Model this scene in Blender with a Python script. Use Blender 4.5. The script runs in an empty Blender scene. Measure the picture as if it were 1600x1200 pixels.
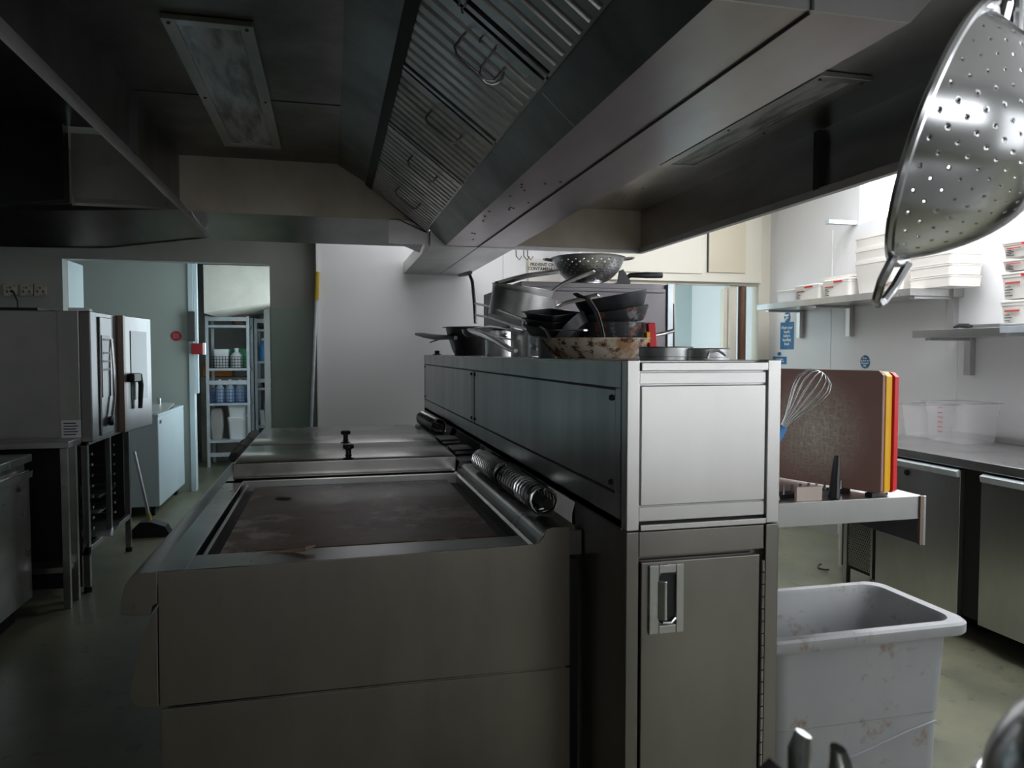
import bpy, bmesh, math, random
from mathutils import Vector, Matrix, Euler
random.seed(7)
C = bpy.context.scene.collection
PI = math.pi
# ------------------------------------------------------------------ camera, world, exposure
F, H = 1160.0, 1.42
YAW, PITCH = math.atan(285/F), math.atan(50/F)
cam_d = bpy.data.cameras.new('camera'); cam = bpy.data.objects.new('camera', cam_d); C.objects.link(cam)
cam.location = (0, 0, H); cam.rotation_euler = (PI/2-PITCH, 0, -YAW)
cam_d.sensor_width = 36; cam_d.lens = F/1600*36; cam_d.clip_start = .02
cam_d.dof.use_dof = True; cam_d.dof.focus_distance = 2.6; cam_d.dof.aperture_fstop = 11
sc = bpy.context.scene; sc.camera = cam
sc.view_settings.view_transform = 'Standard'; sc.view_settings.look = 'None'
sc.view_settings.gamma = 1; sc.view_settings.exposure = 0.1
w_ = bpy.data.worlds.new('sky'); sc.world = w_; w_.use_nodes = True
w_.node_tree.nodes['Background'].inputs[0].default_value = (.75, .85, 1, 1)
w_.node_tree.nodes['Background'].inputs[1].default_value = .6
WIN = dict(front=.95, left=3.0, right=9, backroom=3.4, corridor=5, side=3.8, roof=7.2, gap=3.0)     # brightness of the daylight panes; left is the added fill pane

FW = Vector((math.sin(YAW)*math.cos(PITCH), math.cos(YAW)*math.cos(PITCH), -math.sin(PITCH)))
RT = Vector((math.cos(YAW), -math.sin(YAW), 0)); UP = RT.cross(FW)
def at(px, py, X=None, Y=None, Z=None):
    d = FW + RT*(px-800)/F + UP*(600-py)/F
    t = X/d.x if X is not None else Y/d.y if Y is not None else (Z-H)/d.z
    return Vector((0, 0, H)) + d*t
# ------------------------------------------------------------------ materials
def mat(name, col, rough=.5, metal=0.0, col2=None, ns=6.0, stretch=(1, 1, 1), bump=0.0, rv=0.0, spec=.5, alpha=None,
        trans=0.0, emit=None, thr=None, detail=5, col3=None, ns3=2.0, thr3=(.5, .6), coat=0):
    m = bpy.data.materials.new(name); m.use_nodes = True
    nt = m.node_tree; b = nt.nodes['Principled BSDF']
    b.inputs['Base Color'].default_value = (*col, 1); b.inputs['Roughness'].default_value = rough
    b.inputs['Metallic'].default_value = metal; b.inputs['Specular IOR Level'].default_value = spec
    if coat: b.inputs['Coat Weight'].default_value = coat; b.inputs['Coat Roughness'].default_value = .15
    if trans: b.inputs['Transmission Weight'].default_value = trans
    if alpha is not None: b.inputs['Alpha'].default_value = alpha
    if emit: b.inputs['Emission Color'].default_value = (*emit[0], 1); b.inputs['Emission Strength'].default_value = emit[1]
    if col2 or rv or bump:
        tc = nt.nodes.new('ShaderNodeTexCoord'); mp = nt.nodes.new('ShaderNodeMapping')
        mp.inputs['Scale'].default_value = stretch
        nt.links.new(tc.outputs['Object'], mp.inputs[0])
        n = nt.nodes.new('ShaderNodeTexNoise'); n.inputs['Scale'].default_value = ns; n.inputs['Detail'].default_value = detail
        n.inputs['Roughness'].default_value = .6
        nt.links.new(mp.outputs[0], n.inputs[0])
        if col2:
            r = nt.nodes.new('ShaderNodeValToRGB'); a, z = thr or (.35, .68)
            r.color_ramp.elements[0].position = a; r.color_ramp.elements[1].position = z
            r.color_ramp.elements[0].color = (*col, 1); r.color_ramp.elements[1].color = (*col2, 1)
            nt.links.new(n.outputs[0], r.inputs[0]); out = r.outputs[0]
            if col3:
                n3 = nt.nodes.new('ShaderNodeTexNoise'); n3.inputs['Scale'].default_value = ns3; n3.inputs['Detail'].default_value = 8
                n3.inputs['Roughness'].default_value = .7
                nt.links.new(tc.outputs['Object'], n3.inputs[0])
                r3 = nt.nodes.new('ShaderNodeValToRGB'); r3.color_ramp.elements[0].position = thr3[0]; r3.color_ramp.elements[1].position = thr3[1]
                nt.links.new(n3.outputs[0], r3.inputs[0])
                mx = nt.nodes.new('ShaderNodeMix'); mx.data_type = 'RGBA'
                nt.links.new(r3.outputs[0], mx.inputs[0]); nt.links.new(out, mx.inputs[6]); mx.inputs[7].default_value = (*col3, 1)
                out = mx.outputs[2]
            nt.links.new(out, b.inputs['Base Color'])
        if rv:
            mr = nt.nodes.new('ShaderNodeMapRange'); mr.inputs[3].default_value = max(.02, rough-rv); mr.inputs[4].default_value = rough+rv
            nt.links.new(n.outputs[0], mr.inputs[0]); nt.links.new(mr.outputs[0], b.inputs['Roughness'])
        if bump:
            bp = nt.nodes.new('ShaderNodeBump'); bp.inputs['Strength'].default_value = bump; bp.inputs['Distance'].default_value = .004
            nt.links.new(n.outputs[0], bp.inputs['Height']); nt.links.new(bp.outputs[0], b.inputs['Normal'])
    return m
def steel(name, v=.55, rough=.32, v2=None, tint=(1, 1, 1), ns=3, st=(1, 1, .35), bump=.0, rv=.08, **k):
    v2 = v2 if v2 is not None else v*.78
    return mat(name, tuple(v*t for t in tint), rough, 1.0, tuple(v2*t for t in tint), ns, st, bump, rv, **k)
M = {}
M['steel'] = steel('brushed_steel', .6, .3)
M['steel_end'] = steel('brushed_steel_pale', .66, .34, .58, (1, .985, .965), ns=2.2)
M['steel_top'] = steel('worktop_steel', .42, .26, .3)
M['steel_panel'] = steel('streaked_steel', .52, .3, .4, (.97, 1, 1), ns=4, st=(2, 2, .3), rv=.05)
M['steel_side'] = steel('range_side_steel', .34, .34, .24, (1, .92, .85), ns=2.4, st=(1, 1, .3))
M['steel_hood'] = steel('canopy_steel', .5, .3, .3, (1, .98, .96), ns=2.5, st=(1, .4, 1))
M['steel_beam'] = steel('canopy_beam_steel', .58, .3, .4, (1, .9, .92), ns=2, st=(1, .3, 1))
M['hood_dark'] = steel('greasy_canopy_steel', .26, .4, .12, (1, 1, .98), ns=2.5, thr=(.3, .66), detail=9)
M['filter'] = steel('greasy_filter_steel', .42, .38, .2, (1, .93, .86), ns=5, st=(1, 1, 1), rv=.1)
M['filter_clean'] = steel('filter_steel', .5, .3, .3, (1, .97, .95), ns=5, st=(1, 1, 1))
M['hood_cream'] = mat('canopy_end_panel', (.6, .54, .44), .45, .3, (.4, .35, .27), 2.2, (1, 1, .5), rv=.08)
M['chrome'] = steel('polished_steel', .8, .2, .68, (.97, .98, 1), rv=.05)
M['pan_steel'] = steel('pan_steel', .78, .3, .58, ns=9, st=(1, 1, 1))
M['pan_dark'] = steel('sooty_pan_steel', .22, .34, .1, ns=8, st=(1, 1, 1))
M['dull_alu'] = steel('dull_aluminium', .62, .42, .5, (.97, .99, 1), ns=7, st=(1, 1, 1))
M['galv'] = mat('galvanised_shelving', (.62, .68, .72), .45, .3, (.5, .56, .6), 12, rv=.1)
M['nonstick'] = mat('black_nonstick', (.018, .019, .022), .38, 0, (.05, .052, .06), 14, rv=.1)
M['burnt'] = mat('burnt_pan_bottom', (.045, .05, .058), .45, .3, (.3, .3, .31), 26, bump=.4, thr=(.55, .66), col3=(.3, .1, .045), ns3=20, thr3=(.56, .62), detail=9)
M['rusty'] = mat('rusty_baked_aluminium', (.72, .64, .52), .5, .15, (.42, .24, .12), 16, bump=.4, thr=(.46, .6), col3=(.1, .035, .015), ns3=30, thr3=(.52, .6), detail=9)
M['black'] = mat('black_plastic', (.012, .012, .014), .4)
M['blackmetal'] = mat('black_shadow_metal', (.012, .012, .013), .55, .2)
M['rubber'] = mat('grey_rubber', (.06, .06, .06), .6)
M['plate'] = mat('seasoned_griddle_iron', (.11, .03, .017), .42, 0, (.24, .13, .1), 3.2, (1, 2.2, 1), .25, .12,
                 thr=(.4, .6), col3=(.5, .4, .36), ns3=3.6, thr3=(.54, .62), detail=10)
M['wall'] = mat('white_wall_cladding', (.82, .82, .83), .28, 0, (.8, .8, .81), .8, detail=1)
M['wall_grey'] = mat('grey_wall_paint', (.36, .37, .35), .4, 0, (.3, .31, .29), 1.5, rv=.06)
M['wall_pale'] = mat('pale_green_wall', (.44, .5, .45), .45, 0, (.41, .46, .42), 1.0, rv=.05)
M['wall_blue'] = mat('pale_blue_wall', (.6, .7, .72), .45, 0, (.56, .66, .68), 1.0)
M['cream'] = mat('cream_paint', (.74, .7, .6), .4, 0, (.7, .66, .56), 2, rv=.05)
M['cream_dirty'] = mat('cream_soffit', (.72, .7, .62), .55, 0, (.6, .58, .5), 3)
M['ceil'] = mat('ceiling_board', (.6, .6, .58), .7)
M['floor'] = mat('green_safety_floor', (.115, .12, .085), .42, 0, (.2, .195, .13), 3.0, bump=.1, rv=.12, detail=8, col3=(.05, .05, .04), ns3=9, thr3=(.58, .72))
M['grey_plastic'] = mat('grey_bin_plastic', (.36, .37, .375), .5, 0, (.3, .31, .32), 3, (1, 1, .5), bump=.08, col3=(.24, .17, .11), ns3=9, thr3=(.57, .68))
M['white_plastic'] = mat('white_polypropylene', (.82, .79, .74), .35, 0, (.78, .75, .7), 4)
M['white_clean'] = mat('white_plastic', (.82, .85, .86), .35)
M['enamel'] = mat('white_enamel', (.58, .68, .72), .35, 0, (.54, .63, .67), 2)
M['clear'] = mat('clear_plastic', (.9, .88, .9), .12, 0, trans=.0, alpha=.2)
M['glass'] = mat('dark_oven_glass', (.04, .055, .06), .25, 0, spec=.4)
M['door_glass'] = mat('oven_door_glass', (.13, .18, .19), .25, 0, spec=.4)
M['brown'] = mat('brown_board', (.38, .21, .18), .5, 0, (.41, .235, .2), 5, bump=.1)
# scratched centre of the board: cuts and wear have their own shape
def add_wear(m, centre, radius, col):
    nt = m.node_tree; b = nt.nodes['Principled BSDF']; src = b.inputs['Base Color'].links[0].from_socket
    tc = nt.nodes.new('ShaderNodeTexCoord'); mp = nt.nodes.new('ShaderNodeMapping'); mp.inputs['Location'].default_value = [-c for c in centre]
    nt.links.new(tc.outputs['Object'], mp.inputs[0])
    ln = nt.nodes.new('ShaderNodeVectorMath'); ln.operation = 'LENGTH'; nt.links.new(mp.outputs[0], ln.inputs[0])
    mr = nt.nodes.new('ShaderNodeMapRange'); mr.inputs[1].default_value = 0; mr.inputs[2].default_value = radius; mr.inputs[3].default_value = 1.1; mr.inputs[4].default_value = 0
    nt.links.new(ln.outputs['Value'], mr.inputs[0])
    m2 = nt.nodes.new('ShaderNodeMapping'); m2.inputs['Scale'].default_value = (1, 26, 90); m2.inputs['Rotation'].default_value = (.7, 0, 0)
    nt.links.new(tc.outputs['Object'], m2.inputs[0])
    n = nt.nodes.new('ShaderNodeTexNoise'); n.inputs['Scale'].default_value = 1.6; n.inputs['Detail'].default_value = 8; nt.links.new(m2.outputs[0], n.inputs[0])
    m3 = nt.nodes.new('ShaderNodeMapping'); m3.inputs['Scale'].default_value = (1, 80, 22); m3.inputs['Rotation'].default_value = (-.5, 0, 0)
    nt.links.new(tc.outputs['Object'], m3.inputs[0])
    n2 = nt.nodes.new('ShaderNodeTexNoise'); n2.inputs['Scale'].default_value = 1.6; n2.inputs['Detail'].default_value = 8; nt.links.new(m3.outputs[0], n2.inputs[0])
    ad = nt.nodes.new('ShaderNodeMath'); ad.operation = 'MAXIMUM'; nt.links.new(n.outputs[0], ad.inputs[0]); nt.links.new(n2.outputs[0], ad.inputs[1])
    r = nt.nodes.new('ShaderNodeMapRange'); r.inputs[1].default_value = .42; r.inputs[2].default_value = .72; r.inputs[3].default_value = .35; r.inputs[4].default_value = 1.25
    nt.links.new(ad.outputs[0], r.inputs[0])
    mu = nt.nodes.new('ShaderNodeMath'); mu.operation = 'MULTIPLY'; mu.use_clamp = True; nt.links.new(mr.outputs[0], mu.inputs[0]); nt.links.new(r.outputs[0], mu.inputs[1])
    mx = nt.nodes.new('ShaderNodeMix'); mx.data_type = 'RGBA'; nt.links.new(mu.outputs[0], mx.inputs[0]); nt.links.new(src, mx.inputs[6]); mx.inputs[7].default_value = (*col, 1)
    nt.links.new(mx.outputs[2], b.inputs['Base Color'])
add_wear(M['brown'], (0, .2, .155), .17, (.8, .75, .62))
M['yellow'] = mat('yellow_board', (.95, .5, .005), .45)
M['red'] = mat('red_board', (.75, .012, .02), .45)
M['blue'] = mat('blue_plastic', (.08, .3, .7), .4)
M['sign_blue'] = mat('sign_blue', (.01, .16, .36), .4)
M['sign_white'] = mat('sign_white', (.85, .86, .87), .5)
M['sign_red'] = mat('sign_red', (.45, .03, .04), .4)
M['ink'] = mat('dark_ink', (.05, .05, .06), .6)
M['ink_red'] = mat('red_ink', (.5, .08, .06), .6)
M['green'] = mat('green_plastic', (.02, .22, .09), .5)
M['orange'] = mat('orange_box', (.6, .22, .03), .6)
M['brownpipe'] = mat('brown_painted_pipe', (.12, .06, .04), .5, 0, (.18, .09, .05), 6)
M['sky_pane'] = None
def pane_mat(name, col, s):
    return mat(name, (.9, .9, .9), .3, emit=(col, s))
# ------------------------------------------------------------------ mesh helpers
REF = {}
class MB:
    def __init__(s): s.bm = bmesh.new()
    def poly(s, pts, faces):
        vs = [s.bm.verts.new(p) for p in pts]
        for f in faces:
            try: s.bm.faces.new([vs[i] for i in f])
            except ValueError: pass
        return s
    def box(s, x0, x1, y0, y1, z0, z1, rot=None, piv=None):
        p = [Vector(q) for q in ((x0,y0,z0),(x1,y0,z0),(x1,y1,z0),(x0,y1,z0),(x0,y0,z1),(x1,y0,z1),(x1,y1,z1),(x0,y1,z1))]
        if rot:
            R = Euler(rot).to_matrix(); c = Vector(piv) if piv else sum(p, Vector())/8
            p = [c + R@(q-c) for q in p]
        return s.poly(p, [(0,3,2,1),(4,5,6,7),(0,1,5,4),(1,2,6,5),(2,3,7,6),(3,0,4,7)])
    def prism(s, pts, axis, a, b):
        def m(u, v, t): return {'y': (u, t, v), 'x': (t, u, v), 'z': (u, v, t)}[axis]
        n = len(pts); P = [m(u, v, a) for u, v in pts] + [m(u, v, b) for u, v in pts]
        return s.poly(P, [tuple(range(n))[::-1], tuple(range(n, 2*n))] + [(i, (i+1) % n, n+(i+1) % n, n+i) for i in range(n)])
    def ring(s, loops, cap0=True, cap1=True, closed=True):
        R = [[s.bm.verts.new(p) for p in L] for L in loops]; n = len(R[0])
        for a, b in zip(R, R[1:]):
            for i in range(n if closed else n-1):
                j = (i+1) % n; s.bm.faces.new((a[i], a[j], b[j], b[i]))
        if cap0: s.bm.faces.new(R[0][::-1])
        if cap1: s.bm.faces.new(R[-1])
        return s
    def tube(s, pts, r, seg=8, closed=False, flat=1.0, up=None):
        P = [Vector(p) for p in pts]; n = len(P); rs = r if isinstance(r, (list, tuple)) else [r]*n
        loops = []; prev = None
        for i, p in enumerate(P):
            if closed: t = (P[(i+1) % n]-P[i-1])
            else: t = (P[min(i+1, n-1)]-P[max(i-1, 0)])
            t.normalize()
            if prev is None: a = Vector(up) if up else (Vector((0, 0, 1)) if abs(t.z) < .9 else Vector((1, 0, 0)))
            else: a = prev
            a = (a-t*a.dot(t)).normalized(); prev = a; b = t.cross(a)
            loops.append([p + (a*math.cos(2*PI*k/seg)*flat + b*math.sin(2*PI*k/seg))*rs[i] for k in range(seg)])
        if closed: loops.append(loops[0]); return s.ring(loops, False, False)
        return s.ring(loops)
    def cyl(s, p0, p1, r, r1=None, seg=20):
        return s.tube([p0, p1], [r, r if r1 is None else r1], seg)
    def lathe(s, prof, c=(0, 0, 0), seg=40, R=None):
        c = Vector(c); loops = []
        for (r, z) in prof:
            L = []
            for k in range(seg):
                q = Vector((r*math.cos(2*PI*k/seg), r*math.sin(2*PI*k/seg), z))
                L.append(c + (R@q if R else q))
            loops.append(L)
        return s.ring(loops)
    def rbox(s, cx, cy, levels, rad=.02, seg=4):
        """rounded-rectangle loft: levels = [(hx, hy, z)...] ending open or closed by caps"""
        loops = []
        for hx, hy, z in levels:
            r = min(rad, hx*.95, hy*.95); L = []
            for q, (sx, sy) in enumerate(((1, 1), (-1, 1), (-1, -1), (1, -1))):
                for k in range(seg+1):
                    a = q*PI/2 + k*PI/2/seg
                    L.append(Vector((cx+sx*(hx-r)+r*math.cos(a), cy+sy*(hy-r)+r*math.sin(a), z)))
            loops.append(L)
        return s.ring(loops)
    def build(s, name, m, parent=None, bev=0.0, angle=35, kind=None, sol=0.0, ref=None, label=None):
        if parent is None:
            vs = [v.co for v in s.bm.verts]
            lo = [min(v[i] for v in vs) for i in range(3)]; hi = [max(v[i] for v in vs) for i in range(3)]
            o = Vector(((lo[0]+hi[0])/2, (lo[1]+hi[1])/2, lo[2])) if ref is None else Vector(ref)
        else: o = REF[parent.name]
        for v in s.bm.verts: v.co -= o
        bmesh.ops.recalc_face_normals(s.bm, faces=s.bm.faces)
        me = bpy.data.meshes.new(name); s.bm.to_mesh(me); s.bm.free()
        me.materials.append(m)
        for p in me.polygons: p.use_smooth = True
        me.set_sharp_from_angle(angle=math.radians(angle))
        ob = bpy.data.objects.new(name, me); C.objects.link(ob)
        if parent is None: ob.location = o
        else: ob.parent = parent
        REF[ob.name] = o
        if sol:
            md = ob.modifiers.new('thickness', 'SOLIDIFY'); md.thickness = sol; md.offset = 0
        if bev:
            md = ob.modifiers.new('bevel', 'BEVEL'); md.width = bev; md.segments = 2; md.limit_method = 'ANGLE'; md.harden_normals = True
        if kind: ob['kind'] = kind
        if label: ob['label'] = label
        return ob
def tag(o, label, cat, group=None):
    o['label'] = label; o['category'] = cat
    if group: o['group'] = group
    return o
def thing(name, label, cat, loc, rot=(0, 0, 0), group=None, local=False):
    o = bpy.data.objects.new(name, None); C.objects.link(o); o.location = loc; o.rotation_euler = rot
    o.empty_display_size = .05
    REF[o.name] = Vector((0, 0, 0)) if local else Vector(loc)
    return tag(o, label, cat, group)
def struct(name, mb, m, bev=0.0, parent=None):
    o = mb.build(name, m, parent, bev)
    if parent is None: o['kind'] = 'structure'
    return o
def text(parent, s, size, loc, rot, m, name='lettering', align='CENTER', ext=.0006, sx=1.0, bold=0.0):
    cu = bpy.data.curves.new('t', 'FONT'); cu.body = s; cu.size = size; cu.align_x = align; cu.align_y = 'CENTER'; cu.extrude = ext; cu.offset = bold
    cu.space_line = .95
    t = bpy.data.objects.new('t', cu); C.objects.link(t)
    bpy.context.view_layer.update()
    me = bpy.data.meshes.new_from_object(t.evaluated_get(bpy.context.evaluated_depsgraph_get()))
    bpy.data.objects.remove(t)
    Mx = Matrix.Translation(Vector(loc)-REF[parent.name]) @ Euler(rot).to_matrix().to_4x4() @ Matrix.Diagonal((sx, 1, 1, 1))
    me.transform(Mx); me.materials.clear(); me.materials.append(m)
    o = bpy.data.objects.new(name, me); C.objects.link(o); o.parent = parent; REF[o.name] = REF[parent.name]
    return o
RX, RY = (PI/2, 0, -PI/2), (PI/2, 0, 0)        # text facing -X (on the right wall), facing -Y
def dup(root, loc, rot=None, label=None):
    r = root.copy(); C.objects.link(r); r.location = loc
    if rot is not None: r.rotation_euler = rot
    if label: r['label'] = label
    for ch in list(root.children):
        c = ch.copy(); C.objects.link(c); c.parent = r
        for g in ch.children:
            d = g.copy(); C.objects.link(d); d.parent = c
    return r
# ------------------------------------------------------------------ the room
XL, XR, YN, YB, ZC = -3.3, 3.78, -2.3, 6.5, 3.0
struct('floor', MB().box(XL-.1, XR+.1, YN-.1, 11.4, -.1, 0), M['floor'])
kx0, kx1, ky0, ky1 = 2.55, 3.45, .4, 4.4
gx0, gx1, gy0, gy1 = .1, 1.9, 5.3, 6.2
struct('ceiling', MB().box(XL-.1, gx0, YN-.1, 11.4, ZC, ZC+.1).box(gx1, kx0, YN-.1, 11.4, ZC, ZC+.1).box(gx0, gx1, YN-.1, gy0, ZC, ZC+.1).box(gx0, gx1, gy1, 11.4, ZC, ZC+.1).box(kx1, XR+.1, YN-.1, 11.4, ZC, ZC+.1).box(kx0, kx1, YN-.1, ky0, ZC, ZC+.1).box(kx0, kx1, ky1, 11.4, ZC, ZC+.1), M['ceil'])
w = struct('window_6', MB().box(kx0, kx0+.04, ky0, ky1, ZC+.02, ZC+.08).box(kx1-.04, kx1, ky0, ky1, ZC+.02, ZC+.08).box(kx0+.04, kx1-.04, 2.8, 2.85, ZC+.02, ZC+.08), mat('skylight_frame', (.8, .8, .8), .5))
w = struct('window_7', MB().box(gx0, gx0+.04, gy0, gy1, ZC+.02, ZC+.08).box(gx1-.04, gx1, gy0, gy1, ZC+.02, ZC+.08), bpy.data.materials['skylight_frame'])
MB().box(gx0, gx1, gy0, gy1, ZC+.085, ZC+.1).build('skylight_pane', pane_mat('gap_skylight_glow', (.95, .97, 1), WIN['gap']), w)
w = bpy.data.objects['window_6']
MB().box(kx0, kx1, ky0, ky1, ZC+.085, ZC+.1).build('skylight_pane', pane_mat('skylight_glow', (.95, .97, 1), WIN['roof']), w)
struct('wall_left', MB().box(XL-.1, XL, YN, 11.3, 0, ZC), M['wall_grey'])
b = MB().box(XL, -2.02, YB, YB+.12, 0, ZC).box(-2.02, -.476, YB, YB+.12, 2.15, ZC).box(-.476, 2.0, YB, YB+.12, 0, ZC)
struct('wall_back', b, M['wall_grey'])
b = MB().box(-2.03, -2.018, YB+.121, YB+.5, 0, 2.15)
struct('trim_1', b, M['wall_blue'])
struct('painted_glow_panel', MB().box(-.47, -.1, 6.488, 6.4995, 0, 1.79), mat('painted_green_glow', (.27, .36, .3), .3, 0, (.24, .31, .27), 1.5))  # added panel: the green glow beside the opening is put into its colour
struct('trim_8', MB().box(-.1, -.08, 6.34, 6.499, 0, ZC), M['wall'])
struct('trim_2', MB().box(-.08, 1.48, 6.35, YB-.001, 0, ZC).box(1.5, 2.0, 6.35, YB-.001, 0, ZC).box(1.48, 1.5, 6.34, YB-.001, 0, ZC), M['wall'])
# right wall with the high window
wy0, wy1, wz0, wz1 = 1.0, 4.72, 2.36, 2.92
sy0_, sy1_, sz0_, sz1_ = -1.9, .5, 1.0, 2.2
b = MB().box(XR, XR+.12, YN, sy0_, 0, wz0).box(XR, XR+.12, sy1_, 11.3, 0, wz0).box(XR, XR+.12, sy0_, sy1_, 0, sz0_).box(XR, XR+.12, sy0_, sy1_, sz1_, wz0).box(XR, XR+.12, YN, 11.3, wz1, ZC).box(XR, XR+.12, YN, wy0, wz0, wz1).box(XR, XR+.12, wy1, 11.3, wz0, wz1)
struct('wall_right', b, M['wall'])
g = MB()
for y in (3.82, 5.02): g.box(XR-.004, XR, y-.008, y+.008, 0, 2.36)
struct('trim_3', g, M['wall'])
w = struct('window_1', MB().box(XR+.02, XR+.06, wy0, wy0+.04, wz0, wz1).box(XR+.02, XR+.06, wy1-.02, wy1, wz0, wz1).box(XR+.02, XR+.06, 2.8, 2.84, wz0, wz1), M['sign_white'])
MB().box(XR+.07, XR+.09, wy0, wy1, wz0, wz1).build('window_pane', pane_mat('bright_sky_pane', (.92, .96, 1), WIN['right']), w)
w = struct('window_5', MB().box(XR+.02, XR+.06, sy0_, sy1_, sz0_, sz0_+.05).box(XR+.02, XR+.06, sy0_, sy1_, sz1_-.05, sz1_).box(XR+.02, XR+.06, -.72, -.68, sz0_, sz1_), M['sign_white'])
MB().box(XR+.07, XR+.09, sy0_, sy1_, sz0_, sz1_).build('window_pane', pane_mat('side_sky_pane', (.93, .96, 1), WIN['side']), w)
# wall behind the camera with a broad window and an added high fill window
fx0, fx1, fz0, fz1 = 1.9, 3.6, .55, 2.2
hx0, hx1, hz0, hz1 = -.3, 1.2, 1.45, 2.3
b = MB().box(XL, hx0, YN-.1, YN, 0, ZC).box(hx0, hx1, YN-.1, YN, 0, hz0).box(hx0, hx1, YN-.1, YN, hz1, ZC).box(hx1, fx0, YN-.1, YN, 0, ZC).box(fx1, XR, YN-.1, YN, 0, ZC).box(fx0, fx1, YN-.1, YN, 0, fz0).box(fx0, fx1, YN-.1, YN, fz1, ZC)
struct('wall_front', b, M['wall_grey'])
w = struct('window_2', MB().box(fx0, fx1, YN-.06, YN-.02, fz0, fz0+.05).box(fx0, fx1, YN-.06, YN-.02, fz1-.05, fz1).box(2.38, 2.42, YN-.06, YN-.02, fz0, fz1), M['sign_white'])
MB().box(fx0, fx1, YN-.09, YN-.07, fz0, fz1).build('window_pane', pane_mat('daylight_pane', (.93, .96, 1), WIN['front']), w)
w = struct('added_fill_window', MB().box(hx0, hx1, YN-.06, YN-.02, hz0, hz0+.05).box(hx0, hx1, YN-.06, YN-.02, hz1-.05, hz1).box(.43, .47, YN-.06, YN-.02, hz0, hz1), M['sign_white'])  # unseen window, added to brighten the boards, filters and back wall
MB().box(hx0, hx1, YN-.09, YN-.07, hz0, hz1).build('window_pane', pane_mat('added_fill_pane', (.95, .97, 1), WIN['left']), w)  # glowing pane of the added window, a fill light from behind
# back room
struct('wall_backroom_end', MB().box(XL, XR, 11.2, 11.3, 0, ZC), M['wall_grey'])
rx = -.3
b = MB().box(rx, rx+.1, YB+.12, 6.9, 0, ZC).box(rx, rx+.1, 9.0, 11.2, 0, ZC).box(rx, rx+.1, 6.9, 9.0, 0, .9).box(rx, rx+.1, 6.9, 9.0, 2.3, ZC)
struct('wall_backroom_right', b, M['wall_blue'])
w = struct('window_3', MB().box(rx, rx+.04, 6.9, 6.95, .9, 2.3).box(rx, rx+.04, 8.95, 9.0, .9, 2.3), M['sign_white'])
MB().box(rx+.06, rx+.08, 6.9, 9.0, .9, 2.3).build('window_pane', pane_mat('cool_daylight_pane', (.8, .93, 1), WIN['backroom']), w)
struct('wall_partition', MB().box(XL, -1.38, 8.1, 8.18, 0, ZC), M['wall_pale'])
struct('trim_4', MB().box(-1.38, -1.335, 8.08, 8.2, 0, ZC).box(-1.33, -1.3, 8.1, 8.16, 1.0, ZC), M['wall_blue'])
# stair soffit seen through the opening
struct('trim_5', MB().prism([(-1.31, 1.84), (-.32, 2.03), (-.32, 2.36), (-1.31, 2.36)], 'y', 8.6, 10.9), M['cream_dirty'])
# service wall with cupboards above, open doorway
b = MB().box(2.02, 2.87, 5.85, 5.95, 0, 2.0).box(2.02, XR, 5.85, 5.95, 2.0, ZC).box(3.67, XR, 5.85, 5.95, 0, 2.0)
struct('wall_service', b, M['cream'])
struct('trim_6', MB().box(3.40, 3.47, 5.87, 5.97, 0, 1.998).box(3.36, 3.399, 5.9, 5.96, 0, 1.97), M['cream'], .004)
struct('wall_service_end', MB().box(2.0, 2.02, 5.85, 11.2, 0, ZC), M['wall'])
struct('wall_corridor', MB().box(2.02, XR, 7.3, 7.4, 0, ZC), M['wall_blue'])
w = struct('window_4', MB().box(2.03, 2.07, 6.2, 7.1, 1.0, 1.04).box(2.03, 2.07, 6.2, 7.1, 2.2, 2.24), M['sign_white'])
MB().box(2.03, 2.045, 6.2, 7.1, 1.04, 2.2).build('window_pane', pane_mat('corridor_daylight_pane', (.8, .95, 1), WIN['corridor']), w)
struct('baseboard_back', MB().box(-.4, 2.0, 6.3, 6.349, 0, .1), M['wall_grey'])
struct('baseboard_right', MB().box(XR-.02, XR-.001, YN, 5.8, 0, .1), M['wall_grey'])
struct('baseboard_left', MB().box(XL+.001, XL+.02, YN, 6.49, 0, .1), M['wall_grey'])

# ------------------------------------------------------------------ extraction canopy
cn = thing('extraction_canopy', 'large steel extraction canopy hanging over the cooking island', 'extractor hood', (.7, 3, 2.13))
LX, RXX, CYN, CYF = -.83, 2.16, .85, 4.66
RZ = 2.555
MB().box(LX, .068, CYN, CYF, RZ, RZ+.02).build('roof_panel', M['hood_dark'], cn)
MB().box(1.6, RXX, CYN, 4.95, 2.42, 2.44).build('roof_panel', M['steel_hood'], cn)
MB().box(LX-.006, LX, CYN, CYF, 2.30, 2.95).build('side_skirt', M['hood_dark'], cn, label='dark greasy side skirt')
MB().box(LX, 1.0, CYF, CYF+.006, 2.235, 2.95).build('end_skirt', M['hood_cream'], cn, label='pale end panel stained with grease')
MB().box(RXX, RXX+.006, CYN, 4.95, 2.13, 2.9).build('side_skirt', M['steel_hood'], cn)
MB().box(1.0, RXX, 4.95, 4.956, 2.13, 2.9).build('end_skirt', M['hood_cream'], cn)
MB().box(LX, RXX, CYN-.006, CYN, 2.13, 2.95).build('end_skirt', M['steel_hood'], cn)
MB().prism([(LX, 2.30), (LX+.115, 2.135), (LX+.115, 2.127), (LX-.006, 2.292)], 'y', CYN, 4.9).build('gutter', mat('dull_gutter', (.45, .45, .44), .5, .5, (.36, .36, .35), 3), cn)
g = MB()
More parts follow.
